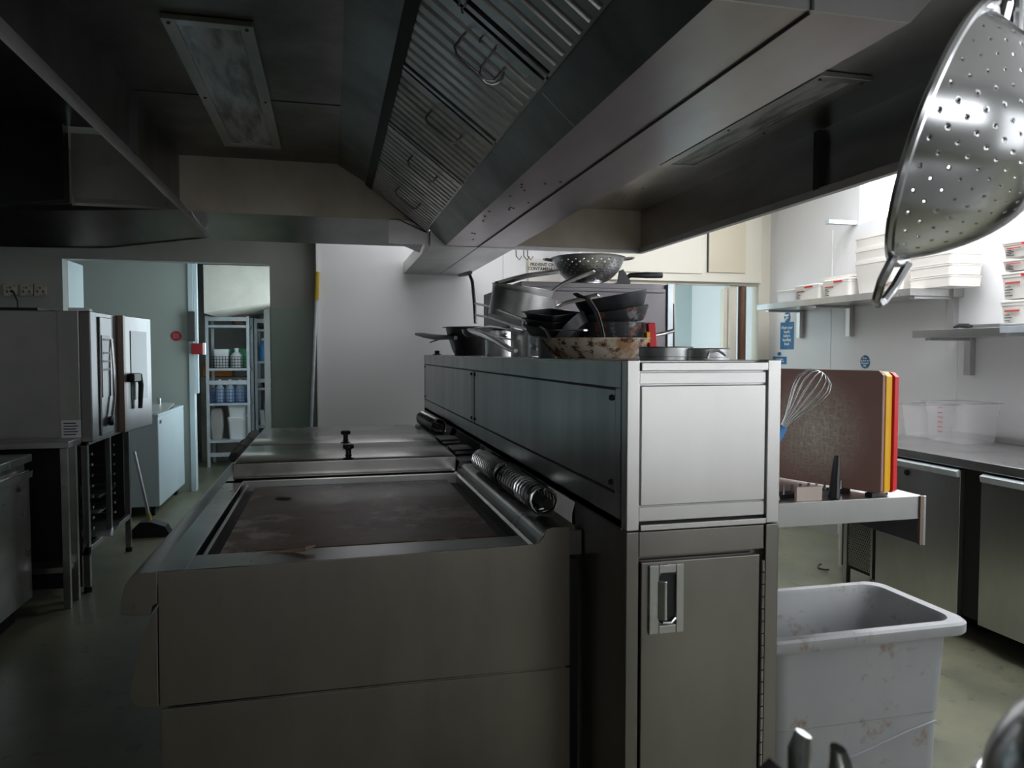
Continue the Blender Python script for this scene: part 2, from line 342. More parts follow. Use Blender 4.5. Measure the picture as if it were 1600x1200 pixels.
g.poly([(-.765, 4.66, 2.243), (-.713, 5.06, 2.13), (.50, 5.06, 2.13), (.40, 4.66, 2.243), (-.765, 4.67, 2.25), (-.713, 5.066, 2.136), (.50, 5.066, 2.136), (.40, 4.67, 2.25)],
       [(0,1,2,3), (7,6,5,4), (0,4,5,1), (1,5,6,2), (2,6,7,3), (3,7,4,0)])
g.build('gutter', M['steel'], cn, label='bright reflective sloping end gutter')
MB().poly([(.40, 4.66, 2.243), (.50, 5.06, 2.13), (.60, 5.06, 2.09), (.60, 4.66, 2.16), (.40, 4.66, 2.25), (.50, 5.06, 2.14), (.60, 5.06, 2.10), (.60, 4.66, 2.17)], [(0,1,2,3), (7,6,5,4), (0,4,5,1), (1,5,6,2), (2,6,7,3), (3,7,4,0)]).build('gutter_corner', M['steel_hood'], cn)
MB().box(RXX-.025, RXX+.012, CYN, 4.96, 2.118, 2.155).build('gutter', bpy.data.materials['dull_gutter'], cn, .002)
MB().box(1.16, RXX-.026, 4.925, 4.962, 2.118, 2.14).build('gutter', M['steel'], cn)
MB().box(.36, .612, 4.66, 4.668, 2.09, 2.24).build('end_skirt', M['steel_hood'], cn)
MB().prism([(.232, 2.462), (.272, 2.432), (.258, 2.41), (.222, 2.438)], 'y', CYN, CYF-.01).build('filter_edge_strip', M['blackmetal'], cn)
MB().prism([(.068, RZ), (.24, 2.453), (.235, 2.447), (.062, RZ-.006)], 'y', CYN, CYF).build('slope_panel', M['hood_dark'], cn)
BZ = 2.08; by0 = 1.29; by1 = 6.33
MB().box(.706, 1.138, by0, 4.6, BZ, BZ+.006).build('beam_underside', M['steel_beam'], cn)
MB().box(.61, 1.15, 4.604, by1, BZ-.004, BZ+.09).build('beam_extension', M['steel_hood'], cn, .003)
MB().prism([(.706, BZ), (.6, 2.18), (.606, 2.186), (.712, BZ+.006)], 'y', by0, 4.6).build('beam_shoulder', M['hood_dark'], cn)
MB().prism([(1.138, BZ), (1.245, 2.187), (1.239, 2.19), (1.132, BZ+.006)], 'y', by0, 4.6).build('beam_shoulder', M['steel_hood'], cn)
MB().prism([(.706, BZ), (1.138, BZ), (1.6, 2.55), (1.6, 2.7), (.24, 2.7), (.24, 2.45)], 'y', by0-.006, by0).build('beam_end', M['steel_end'], cn)
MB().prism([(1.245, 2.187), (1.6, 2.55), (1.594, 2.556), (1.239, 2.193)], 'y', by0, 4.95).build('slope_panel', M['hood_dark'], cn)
MB().box(.9105, .9135, by0, by1-.02, BZ-.0055, BZ-.0005).build('seam', M['ink'], cn, label='dark seam')
MB().prism([(.706, BZ), (.712, BZ-.006), (.612, 2.165), (.606, 2.171)], 'y', 2.1, 2.104).build('seam', M['steel'], cn)
MB().box(.909, .915, by0-.010, by0-.006, BZ, 2.2).build('seam', M['ink'], cn)
MB().box(LX+.02, .06, 3.56, 3.565, RZ-.003, RZ).build('seam', M['ink'], cn)
MB().box(LX, LX+.035, 3.55, 3.58, 2.28, 2.53).build('bracket', M['hood_dark'], cn)
MB().box(RXX-.03, RXX, 2.93, 2.97, 2.15, 2.41).build('bracket', M['blackmetal'], cn)
for i in range(16):
    p = (random.uniform(.73, .88), random.uniform(2.7, 4.4), BZ-.001)
    MB().cyl(p, (p[0], p[1], BZ-.004), .005, seg=8).build('rivet', M['ink'], cn)
# lights set in the canopy roof
def light_fix(x0, x1, y0, y1, z, label):
    t = thing('canopy_light', label, 'light fitting', ((x0+x1)/2, (y0+y1)/2, z-.02))
    f = MB()
    for q in ((x0, x0+.045, y0, y1), (x1-.045, x1, y0, y1), (x0+.045, x1-.045, y0, y0+.045), (x0+.045, x1-.045, y1-.045, y1)): f.box(*q, z-.02, z-.001)
    f.build('frame', M['steel_hood'], t, .002)
    MB().box(x0+.045, x1-.045, y0+.045, y1-.045, z-.012, z-.004).build('diffuser', mat('greasy_glass', (.5, .53, .53), .2, .2, (.16, .17, .17), 5, (3, .6, 1), thr=(.42, .6), rv=.08), t)
    for (a, c) in ((x0+.022, y0+.03), (x1-.022, y0+.03), (x0+.022, (y0+y1)/2), (x1-.022, (y0+y1)/2)): MB().cyl((a, c, z-.024), (a, c, z-.019), .006, seg=10).build('screw', M['ink'], t)
light_fix(-.54, -.244, 2.735, 4.325, RZ-.001, 'dirty canopy light panel left of the filter bank')
light_fix(1.70, 1.92, 2.34, 3.66, 2.419, 'long dark canopy light panel right of the central beam')
# grease filters
P0, P1 = Vector((.24, 0, 2.453)), Vector((.6, 0, 2.18)); D = (P1-P0).normalized(); L = (P1-P0).length; N = Vector((-D.z, 0, D.x)).normalized()
if N.z > 0: N = -N
N = Vector((-abs(N.x), 0, -abs(N.z)))
edges = [1.335, 1.995, 2.655, 3.315, 3.975, 4.60]
labs = ['nearest steel baffle filter, cut off by the top of the photo', 'steel baffle filter with S hooks hanging in front, second nearest',
        'brown rust-stained baffle filter in the middle of the bank', 'greyish baffle filter with a wire loop handle, fourth along the bank', 'furthest narrow-looking baffle filter next to the end panel']
def S(u, y, n): return P0 + D*u + N*n + Vector((0, y, 0))
for i in range(5):
    a, c = edges[i]+.008, edges[i+1]-.012
    t = thing('grease_filter', labs[i], 'filter', S(L/2, (a+c)/2, 0), group='baffle filters under the canopy')
    f = MB()
    def slab(u0, u1, y0, y1, n0, n1): f.poly([S(u, y, n) for n in (n0, n1) for (u, y) in ((u0, y0), (u1, y0), (u1, y1), (u0, y1))], [(0,1,2,3), (7,6,5,4), (0,4,5,1), (1,5,6,2), (2,6,7,3), (3,7,4,0)])
    slab(0, .008, a, c, 0, .012); slab(L-.008, L, a, c, 0, .012); slab(.008, L-.008, a, a+.022, 0, .022); slab(.008, L-.008, c-.022, c, 0, .022)
    mm = M['filter'] if i in (2,) else M['filter_clean'] if i in (1, 3) else M['steel_hood']
    f.build('frame', mm, t)
    f = MB(); n = 9; st = (c-a-.044)/n
    for k in range(n):
        y = a+.022+k*st
        pr = [(y, .0), (y+st*.12, .018), (y+st*.70, .018), (y+st*.76, .003), (y+st*.76, 0)]
        f.ring([[S(u, q, h) for q, h in pr] for u in (.008, L-.008)])
    f.build('baffle', mm, t)
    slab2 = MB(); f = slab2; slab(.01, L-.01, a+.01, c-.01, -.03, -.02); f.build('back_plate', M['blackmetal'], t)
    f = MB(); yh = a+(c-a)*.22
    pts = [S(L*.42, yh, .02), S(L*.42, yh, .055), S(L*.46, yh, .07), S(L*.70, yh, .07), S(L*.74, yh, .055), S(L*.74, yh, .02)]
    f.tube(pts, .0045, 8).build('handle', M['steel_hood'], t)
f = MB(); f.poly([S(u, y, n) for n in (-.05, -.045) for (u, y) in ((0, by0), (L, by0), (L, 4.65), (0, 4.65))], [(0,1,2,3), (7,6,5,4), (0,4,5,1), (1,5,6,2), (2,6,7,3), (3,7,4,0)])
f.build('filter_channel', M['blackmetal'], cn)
def s_hook(z2, Y, label, r=.0035):
    pts = [at(520+.35*x, .35*y, Y=Y) for x, y in z2]
    return tag(MB().tube(pts, r, 8, up=(0, 1, 0)).build('s_hook', M['chrome'], angle=60), label, 'hook')
s_hook([(655, 192), (660, 172), (675, 156), (700, 150), (724, 158), (736, 180), (732, 205), (718, 230), (700, 252), (680, 275), (665, 298), (658, 325), (664, 350), (682, 370), (708, 379), (735, 370), (755, 350), (765, 323)], 2.05, 'large bright S hook hanging below the second baffle filter')
s_hook([(560, 28), (566, 8), (584, -4), (600, 6), (592, 22), (575, 40), (580, 60)], 1.95, 'small S hook at the top edge of the photo by the nearest filter')

# neighbouring canopy over the ovens
c2 = thing('oven_canopy', 'second steel canopy over the ovens at the left', 'extractor hood', (-1.9, 4, 2.1))
MB().box(-1.39, LX-.01, 4.66, 4.666, 2.24, 2.64).build('end_skirt', mat('oven_canopy_end', (.72, .72, .7), .45, .2, (.55, .55, .53), 2.2), c2)
g = MB(); g.poly([(-2.9, 4.66, 2.12), (-2.9, 5.05, 2.03), (-1.33, 5.05, 2.055), (-.74, 5.05, 2.14), (-.775, 4.66, 2.24), (-1.39, 4.66, 2.25), (-2.9, 4.67, 2.13), (-2.9, 5.056, 2.036), (-1.33, 5.056, 2.062), (-.74, 5.056, 2.146), (-.775, 4.67, 2.247), (-1.39, 4.67, 2.257)],
                 [(0,1,2,3,4,5), (11,10,9,8,7,6), (0,6,7,1), (1,7,8,2), (2,8,9,3), (3,9,10,4), (4,10,11,5), (5,11,6,0)])
g.build('gutter', M['steel_hood'], c2)
MB().box(-1.37, -.9, 4.645, 4.658, 2.255, 2.28).build('rail', M['steel'], c2)
MB().prism([(-1.395, 2.25), (-1.395, 2.95), (-2.9, 2.95), (-2.9, 2.07)], 'y', 4.55, 4.64).build('filter_housing', M['blackmetal'], c2)
MB().box(-2.9, LX-.01, .9, 4.6, 2.66, 2.68).build('roof_panel', M['hood_dark'], c2)
MB().box(-2.9, -2.89, .9, 4.6, 2.1, 2.9).build('side_skirt', M['hood_dark'], c2)

# ------------------------------------------------------------------ service bridge and end pillar (steel island spine)
sb = thing('service_bridge', 'long steel service bridge ending in a tall cupboard pillar', 'island unit', (.86, 3.4, 0))
SX0, SX1, SY0, SY1, SZ0, SZ1 = .66, 1.058, 1.583, 5.33, 1.006, 1.396
fz = SY0
MB().box(SX0+.006, SX1-.006, SY0+.012, SY1, SZ0+.03, SZ1-.006).build('bridge_body', M['steel_panel'], sb)
# side face frame (left)
g = MB().box(SX0, SX0+.006, SY0+.03, SY1, 1.335, SZ1).box(SX0, SX0+.006, SY0+.03, SY1, SZ0, 1.082).box(SX0, SX0+.006, SY1-.03, SY1, 1.082, 1.335).box(SX0, SX0+.006, 3.44, 3.48, 1.082, 1.335).box(SX0, SX0+.006, SY0+.03, 1.655, 1.082, 1.335)
g.build('side_frame', M['steel_panel'], sb, .0015)
for z in (1.3315, 1.0835): MB().box(SX0-.0006, SX0+.002, 1.656, SY1-.03, z-.0025, z+.0025).build('panel_gap', M['ink'], sb)
for y in (3.438, 3.482): MB().box(SX0-.0006, SX0+.002, y-.002, y+.002, 1.086, 1.329).build('panel_gap', M['ink'], sb)
MB().box(SX0+.002, SX0+.006, 1.66, 3.436, 1.087, 1.330).build('side_panel', M['steel_panel'], sb, .001)
MB().box(SX0+.002, SX0+.006, 3.484, SY1-.034, 1.087, 1.330).build('side_panel', M['steel_panel'], sb, .001)
for (y, z) in ((1.68, 1.31), (1.68, 1.105), (3.42, 1.315), (3.42, 1.105), (3.50, 1.315), (3.50, 1.105), (5.28, 1.315), (5.28, 1.105)):
    MB().cyl((SX0+.004, y, z), (SX0-.005, y, z), .008, .006, 12).build('screw', M['blackmetal'], sb)
MB().box(SX0, SX1, SY0+.03, SY1, SZ1-.002, SZ1+.004).build('top_plate', M['steel_top'], sb, .0015)
MB().box(SX0, SX1, SY0+.03, SY1, SZ0-.004, SZ0+.02).build('bottom_plate', M['hood_dark'], sb)
# pillar front: corner posts, panels
fr = M['steel_end']
for (a, c) in ((SX0, SX0+.032), (SX1-.036, SX1)):
    MB().box(a, c, fz, fz+.04, SZ0, SZ1+.006).build('corner_post', fr, sb, .003)
MB().box(SX0+.034, SX1-.038, fz-.004, fz+.02, 1.376, 1.396).build('top_rail', fr, sb, .002)
MB().box(SX0+.034, SX1-.038, fz+.006, fz+.02, 1.346, 1.372).build('fascia', fr, sb, .001)
MB().box(SX0+.036, SX1-.040, fz+.002, fz+.016, 1.063, 1.342).build('front_panel', fr, sb, .0025)
MB().box(SX0+.034, SX1-.038, fz+.006, fz+.02, 1.026, 1.059).build('fascia', fr, sb, .001)
MB().box(SX0+.034, SX1-.038, fz-.004, fz+.02, SZ0, 1.020).build('bottom_rail', fr, sb, .002)
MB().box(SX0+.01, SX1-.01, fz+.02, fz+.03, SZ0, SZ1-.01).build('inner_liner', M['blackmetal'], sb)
mp_ = M['steel_pillar'] = steel('pillar_door_steel', .34, .3, .24, (1, .95, .9), ns=2.4)
MB().box(SX0+.004, SX1-.004, fz+.03, 1.965, .1, SZ0-.004).build('pillar_body', mp_, sb, .002)
for (a, c) in ((SX0, SX0+.032), (SX1-.036, SX1)):
    MB().box(a, c, fz, fz+.04, .1, SZ0-.002).build('corner_post', mp_, sb, .003)
MB().box(SX0+.034, SX1-.038, fz+.004, fz+.02, .943, 1.002).build('fascia', mp_, sb, .002)
dr = MB().box(SX0+.037, SX1-.052, fz-.002, fz+.02, .13, .932).build('cupboard_door', mp_, sb, .003)
x0, x1, z0, z1 = .715, .803, .762, .925
g = MB()
for q in ((x0, x0+.024, z0, z1), (x1-.02, x1, z0, z1), (x0+.024, x1-.02, z0, z0+.02), (x0+.024, x1-.02, z1-.02, z1)): g.box(q[0], q[1], fz-.009, fz-.002, q[2], q[3])
g.build('handle_plate', M['steel'], dr, .002)
g = MB(); g.rbox(0, 0, [(.023, .062, 0), (.018, .055, .02)], .018)
for v in g.bm.verts: v.co = Vector(((x0+x1)/2+.004+v.co.x, fz-.003+v.co.z*-.0+ (0 if v.co.z < .01 else .0005), (z0+z1)/2+v.co.y))
g.build('handle_recess', M['blackmetal'], dr)
g = MB().prism([(x0+.02, fz-.009), (x0+.032, fz-.022), (x0+.04, fz-.022), (x0+.036, fz-.009)], 'z', z0+.035, z1-.035)
g.build('handle_grip', M['chrome'], dr, .003)
MB().tube([(x0+.034, fz-.008, z0+.026), (x0+.055, fz-.01, z0+.026), (x0+.066, fz-.009, z0+.036)], .004, 8).build('handle_lip', M['chrome'], dr)
g = MB()
for k in range(26): g.cyl((SX1-.0445, fz-.004, .14+k*.03), (SX1-.0445, fz-.004, .167+k*.03), .0042, seg=8)
g.build('piano_hinge', M['steel'], sb)
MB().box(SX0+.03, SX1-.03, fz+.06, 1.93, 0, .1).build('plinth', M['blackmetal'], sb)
# rear legs of the bridge under the box
MB().box(SX0, SX0+.05, SY1-.06, SY1, 0, SZ0-.004).build('bridge_leg', M['steel'], sb, .002)
MB().box(SX1-.05, SX1, SY1-.06, SY1, 0, SZ0-.004).build('bridge_leg', M['steel'], sb, .002)
for y in (2.55, 3.15): MB().box(.70, .76, y, y+.06, 0, SZ0-.004).build('bridge_leg', M['blackmetal'], sb)
MB().box(.80, .83, 4.0, SY1-.1, 0, SZ0-.004).build('centre_panel', M['blackmetal'], sb)
MB().box(.80, .83, 2.8, 3.1, 0, SZ0-.004).build('centre_panel', M['blackmetal'], sb)
g = MB().tube([(.72, 2.12, .75), (.72, 2.12, .93), (.74, 2.12, SZ0)], .012, 8).tube([(.72, 3.3, .7), (.70, 3.3, .9), (.74, 3.34, .96), (.76, 3.4, SZ0)], .014, 8)
g.tube([(.70, 4.3, .8), (.69, 4.3, .92), (.72, 4.34, .98), (.74, 4.36, SZ0)], .016, 8).build('gas_pipe', M['blackmetal'], sb)

# ------------------------------------------------------------------ cooking range
rg = thing('cooking_range', 'long stainless cooking range with a sunken brown griddle plate', 'cooking range', (.1, 3.4, 0))
GY = 1.888; GYF = 4.88
def pl(*pp): return [(lambda v: (v.x, v.z))(at(px, py, Y=GY)) for px, py in pp]
ms = M['steel_side']
# body behind the end panel
MB().prism([(-.39, .575), (-.39, .86), (.60, .86), (.60, .575)], 'y', GY+.004, GYF).build('upper_body', ms, rg)
MB().prism([(-.385, .12), (-.385, .568), (.615, .568), (.615, .12)], 'y', GY+.004, GYF).build('lower_body', ms, rg)
MB().box(-.30, .55, GY+.08, GYF-.05, 0, .12).build('plinth', M['blackmetal'], rg)
endp = pl((247, 895), (840, 850), (850, 838), (853, 828), (862, 824), (890, 823), (890, 1039), (250, 1104))
MB().prism([(x, z-.0) for x, z in endp], 'y', GY-.003, GY+.004).build('end_panel', ms, rg, .0012)
MB().prism(pl((253, 1108), (890, 1043), (890, 1330), (253, 1500)), 'y', GY-.003, GY+.004).build('end_panel', ms, rg, .0012)
bul = pl((246, 893.5), (218, 895), (204, 902), (195, 915), (190, 935), (189, 960), (205, 962), (236, 960), (238, 947), (244, 943), (246, 943))
MB().prism(bul, 'y', GY-.003, GYF).build('bullnose_rail', ms, rg, .0015)
kick = pl((246, 950), (238, 962), (226, 990), (214, 1025), (206, 1062), (203, 1090), (212, 1102), (222, 1105), (248, 1104))
MB().prism(kick, 'y', GY-.003, GYF).build('control_panel', ms, rg, .0015)
q = at(209, 947, Y=GY); MB().cyl((q.x, GY-.006, q.z), (q.x, GY, q.z), .005, seg=12).build('screw', M['ink'], rg)
# top: rims round the sunken plate
mt = M['steel_top']; zt = .9
MB().box(-.41, -.34, GY, 3.16, zt-.03, zt).build('top_rim', mt, rg, .002)
MB().box(-.34, .53, GY, 2.02, zt-.03, zt+.0).build('top_rim', mt, rg, .002)
MB().box(-.41, .53, 3.11, GYF, zt-.03, zt).build('top_plate', mt, rg, .002)
MB().box(-.34, .53, 3.085, 3.11, zt-.04, zt+.006).build('well_back', M['steel'], rg)
MB().box(-.34, .53, 2.02, 3.085, .862, .868).build('well_floor', M['blackmetal'], rg)
MB().box(-.325, -.315, 2.02, 3.085, .868, .893).build('splash_strip', M['steel_hood'], rg)
MB().box(-.29, .475, 2.09, 3.08, .868, .884).build('griddle_plate', M['plate'], rg, .003, label='rusty brown cast griddle plate')
MB().prism([(.528, .872), (.53, .905), (.545, .93), (.56, .938), (.66, .938), (.66, .87)], 'y', GY+.004, 3.16).build('back_upstand', M['steel_top'], rg, .002)
MB().prism([(.515, .86), (.517, .90), (.528, .905), (.53, .872)], 'y', GY+.004, 3.16).build('upstand_bead', M['steel'], rg, .002)
MB().prism([(.53, .872), (.53, .905), (.545, .945), (.66, .95), (.66, .87)], 'y', 3.17, GYF).build('back_upstand', M['hood_dark'], rg, .002)
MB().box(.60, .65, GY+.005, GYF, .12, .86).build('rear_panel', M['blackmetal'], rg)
# blobs of burnt food
q = (at(443, 778, Z=.886)); tag(MB().lathe([(.002, 0), (.03, .001), (.022, .004), (.002, .006)], (q.x, q.y, .884), 14).build('burnt_crumb', M['ink']), 'black burnt scrap lying on the brown griddle plate', 'scrap')
p = [at(400, 868, Z=.895), at(440, 862, Z=.90), at(478, 857, Z=.912), at(492, 852, Z=.915)]
tag(MB().tube(p, [.003, .005, .007, .003], 8).build('wooden_scrap', mat('wood_scrap', (.2, .14, .1), .7)), 'small brown stick lying across the near rim of the griddle', 'scrap')
# covers over the further burners
lid_m = steel('smooth_lid_steel', .62, .2, .45, (1, .98, .95), ns=5, st=(1, 1, 1), rv=.08)
def cover(y0, y1, label, knob_y):
    t = thing('burner_cover', label, 'cover', (.08, (y0+y1)/2, .9), group='steel lids over the range')
    x0, x1 = -.385, .53; za, zb = .902, .968
    MB().box(x0, x1, y0, y1, za, zb).build('lid', lid_m, t, .004)
    MB().prism([(y0+.002, zb-.001), (y0+.02, zb+.006), (y1-.02, zb+.006), (y1-.002, zb-.001)], 'x', x0+.01, x1-.01).build('lid_top', lid_m, t)
    MB().lathe([(.016, 0), (.012, .006), (.012, .028), (.024, .034), (.024, .046), (.02, .05)], (.075, knob_y, zb+.006), 20).build('knob', M['black'], t, label='black flared knob')
cover(3.175, 3.72, 'nearer steel burner cover with a black knob and grimy front edge', 3.25)
cover(3.735, 4.28, 'second steel burner cover just behind the nearer one', 3.82)
t = tag(MB().box(-.40, .525, 4.31, 4.86, .902, .945).build('flat_burner_cover', M['steel_top'], None, .004), 'low dark steel cover at the far end of the range', 'cover')
# segmented grey guard at the left edge
t = thing('rubber_bumper', 'segmented grey rubber bumper curving over the far left edge of the range', 'bumper', at(385, 700, X=-.42))
pts = [at(366, 715, X=-.435), at(376, 702, X=-.43), at(388, 690, X=-.425), at(400, 677, X=-.42)]
for a, c in zip(pts, pts[1:]): MB().tube([a, a.lerp(c, .5), a.lerp(c, .92)], [.024, .03, .024], 10).build('segment', M['rubber'], t)
# coiled hoses on the back ledge
def coil(p0, p1, r, turns, wr, m, label, core=True):
    t = thing('coiled_spring', label, 'spring', (Vector(p0)+Vector(p1))/2)
    a, c = Vector(p0), Vector(p1); d = c-a; n = turns*12; u = Vector((0, 0, 1)); s = d.normalized().cross(u)
    pts = [a + d*(k/n) + (u*math.cos(2*PI*k/12) + s*math.sin(2*PI*k/12))*r for k in range(n+1)]
    MB().tube(pts, wr, 6).build('coil', m, t, angle=60)
    if core: MB().cyl(a-d.normalized()*.03, c+d.normalized()*.01, r*.45, seg=14).build('core_tube', M['blackmetal'], t)
    return t
coil((.605, 2.06, .983), (.60, 2.50, .983), .038, 14, .005, M['chrome'], 'nearest coiled steel spring on the dark ledge under the service bridge')
coil((.60, 2.53, .983), (.595, 2.95, .983), .038, 14, .005, M['chrome'], 'second coiled steel spring, touching the nearest one end to end')
coil((.61, 4.25, .99), (.59, 4.84, .99), .042, 30, .004, M['steel_hood'], 'greasy coiled spring at the far end of the range')
for i, y in enumerate((3.45, 3.85)):
    tag(MB().rbox(.60, y, [(.05, .1, .951), (.05, .1, .965), (.045, .09, .972)], .01).build('hinge_block', M['hood_dark'], None, .002), ('nearer' if i == 0 else 'further') + ' flat dark hinge block beside the burner covers', 'hinge')

# ------------------------------------------------------------------ pots and pans on the bridge
ZT = 1.4
def P(px, X, z=ZT):  # point on the bridge top seen in column px at depth plane X
    v = at(px, 560, X=X); return Vector((v.x, v.y, z))
def pan(name, label, cat, loc, rot, rt, rb, h, m, m_in=None, handle=None, hm=None, th=.003, rim=.0, group=None):
    t = thing(name, label, cat, loc, rot, group, local=True)
    prof = [(.001, 0), (rb, 0), (rb+(rt-rb)*.35, h*.25), (rt-(rt-rb)*.12, h*.8), (rt, h)]
    if rim: prof += [(rt+rim, h+.001), (rt+rim, h+.003)]
    prof += [(rt-th, h+.001), (rt-th-(rt-rb)*.12, h*.8), (rb, th), (.001, th)]
    MB().lathe(prof, seg=48).build('pan_body', m, t)
    if m_in: MB().lathe([(.001, th+.0005), (rb-.001, th+.0008), (rt-th-.0008-(rt-rb)*.12, h*.8)], seg=40).bm.free()
    if handle:
        pts, r, flat = handle
        MB().tube(pts, r, 10, flat=flat, up=(0, 0, 1)).build('handle', hm or m, t)
        p0 = Vector(pts[0]); d = (Vector(pts[1])-p0).normalized()
        s_ = Vector((-d.y, d.x, 0)).normalized()*.012
        g = MB()
        for s in (-1, 1): g.cyl(p0+s_*s-d*.004, p0+s_*s+d*.006, .004, seg=8)
        g.build('rivet', M['chrome'], t)
    return t
def hnd(ang, r0, length, z0, rise, r=.014, flat=.75, drop=0):
    c, s = math.cos(ang), math.sin(ang)
    def q(u, z): return (c*(r0+u), s*(r0+u), z)
    return ([q(-.004, z0), q(length*.12, z0+rise*.2+.004), q(length*.3, z0+rise*.42+.006), q(length*.65, z0+rise*.75), q(length*.95, z0+rise), q(length, z0+rise-.002)], [r*.8, r*.7, r*.8, r*1.1, r*1.2, r*.5], flat)
p = P(930, .865)
pan('frying_pan', 'large shallow frying pan with rust-stained cream sides at the bottom of the pile', 'pan', p, (0, 0, 0), .185, .135, .062, M['rusty'], handle=hnd(.25, .18, .16, .05, .045, .008), hm=M['pan_steel'], rim=.004)
q = p + Vector((.07, .01, .005))
pan('frying_pan', 'black pan sitting level inside the rusty frying pan, lowest of three', 'pan', q, (0, 0, 0), .122, .1, .112, M['burnt'], handle=None)
pan('frying_pan', 'scorched brown-bottomed pan tilted in the middle of the three dark pans', 'pan', q+Vector((.004, 0, .108)), (0, -.17, 0), .12, .095, .048, M['burnt'])
pan('frying_pan', 'smooth black pan on top of the three stacked dark pans', 'pan', q+Vector((-.002, 0, .148)), (0, -.19, 0), .122, .1, .056, M['nonstick'])
# leaning black pan with strap handle
t = thing('frying_pan', 'black frying pan tipped on its side with its strap handle pointing up and over', 'pan', p + Vector((-.085, -.045, .075)), (-.5, -.75, .1), local=True)
MB().lathe([(.001, 0), (.07, 0), (.088, .035), (.085, .035), (.068, .003), (.001, .003)], (0, .03, 0), 40).build('pan_body', M['nonstick'], t)
t2 = [at(899, 459, Y=2.35), at(908, 464, Y=2.3), at(918, 466, Y=2.26), at(930, 486, Y=2.24), at(937, 506, Y=2.22), at(942, 528, Y=2.2)]
tt = thing('pan_handle', 'black cranked pan handle arching down in front of the stacked dark pans', 'pan handle', t2[-1])
MB().tube(t2, [.010, .013, .011, .008, .007, .007], 8, flat=.35, up=(0, -1, 0)).build('handle', M['nonstick'], tt)
MB().tube([t2[2]+Vector((.006, -.004, .0)), t2[3]+Vector((.007, -.004, 0)), t2[4]+Vector((.006, -.004, 0)), t2[5]+Vector((.005, -.004, 0))], .0025, 6).build('handle_edge', M['pan_steel'], tt)
# pots in the middle and left
p = P(828, .85); pan('saucepan', 'straight-sided steel saucepan standing left of the rusty frying pan', 'saucepan', p, (0, 0, 0), .085, .083, .125, M['pan_steel'], handle=hnd(-2.2, .085, .15, .1, .015), rim=.003)
p = P(785, .86); pan('saucepan', 'steel saucepan standing behind the straight-sided one', 'saucepan', p, (0, 0, 0), .09, .088, .125, M['pan_steel'], handle=hnd(-1.75, .09, .13, .1, .0), rim=.003)
p = P(742, .85); wok = pan('wok', 'deep dark pan with wide rim and black side handle, far left of the pile', 'pan', p, (0, 0, 0), .175, .12, .165, M['pan_dark'], rim=.02)
pts = [at(650, 522, X=.60), at(662, 524, X=.62), at(680, 527, X=.645), at(700, 527, X=.67), at(712, 528, X=.70)]
MB().tube([q-p for q in pts], [.01, .019, .02, .015, .013], 8, flat=.9).build('handle', M['black'], wok, label='black plastic handle')
p = P(762, .74)
pts = [at(733, 516, X=.70), at(742, 519, X=.69), at(758, 524, X=.68), at(778, 534, X=.67), at(797, 546, X=.66), at(806, 548, X=.655)]
t = thing('ladle', 'ladle with a bright curved handle pointing down over the edge of the bridge', 'ladle', pts[0])
MB().tube(pts, [.013, .018, .019, .015, .012, .008], 10, flat=.8).build('handle', M['chrome'], t)
MB().lathe([(.001, 0), (.03, .004), (.045, .02), (.05, .04), (.047, .04), (.042, .021), (.028, .007), (.001, .003)], pts[0]+Vector((.02, .05, -.035)), 28).build('ladle_bowl', M['pan_steel'], t)
pts = [at(672, 535, X=.63), at(690, 529, X=.66), at(706, 527, X=.69)]
tag(MB().tube(pts, .004, 6).build('wire_handle', M['blackmetal']), 'thin dark wire handle under the black skillet handle', 'handle')
# silver saute pans on top of the saucepans
p = P(812, .84, 1.565)
pan('saute_pan', 'bright steel saute pan tilted on top of the saucepans, handle pointing up right', 'pan', p, (.1, .2, 0), .152, .146, .118, M['pan_steel'], handle=hnd(-.5, .135, .2, .07, .11, .015), rim=.003)
pan('saute_pan', 'second shallower steel pan nested in the tilted saute pan', 'pan', p+Vector((.012, .02, .088)), (.08, .12, 0), .14, .13, .06, M['pan_steel'], handle=hnd(-.35, .125, .19, .045, .13, .014), rim=.003)
p = P(846, .80, 1.405); pan('saucepan', 'small open steel pot with a shiny rim below the saute pans', 'saucepan', p+Vector((.03, .0, 0)), (0, 0, 0), .082, .08, .172, M['chrome'], rim=.005)
# loaf tins
for i in range(3):
    t = thing('loaf_tin', ['lowest of three nested black loaf tins in front of the pots', 'middle of three nested black loaf tins in front of the pots', 'topmost of three nested black loaf tins in front of the pots'][i], 'tin', P(862, .73, 1.474+i*.022), (.12, -.12, .25), 'nested black loaf tins', local=True)
    MB().rbox(0, 0, [(.045, .08, 0), (.055, .095, .034), (.062, .102, .035), (.062, .102, .037), (.053, .093, .036), (.043, .078, .003)], .012).build('tin_body', M['nonstick'], t)
# support under the tins
p = P(868, .74); pan('saucepan', 'short dark saucepan under the black loaf tins', 'saucepan', p, (0, 0, 0), .06, .058, .072, M['pan_dark'])
# flat tools
pts = [at(852, 515, X=.68), at(880, 516, X=.68), at(915, 516, X=.69)]
tag(MB().tube(pts, [.003, .006, .007], 8, flat=.4).build('palette_knife', M['chrome']), 'thin bright tool handle lying level across the loaf tins', 'utensil')
pts = [at(740, 513, X=.70), at(765, 510, X=.71), at(800, 515, X=.70), at(818, 518, X=.70)]
tag(MB().tube(pts, [.005, .009, .009, .006], 8, flat=.5).build('spoon_handle', M['chrome']), 'bright curved spoon handle resting on the dark bowl rim', 'utensil')
pts = [at(756, 524, X=.69), at(780, 527, X=.70), at(812, 533, X=.72)]
tag(MB().tube(pts, [.006, .008, .005], 8, flat=.5).build('spoon_handle', M['chrome']), 'short bright handle running level to the straight-sided saucepan', 'utensil')
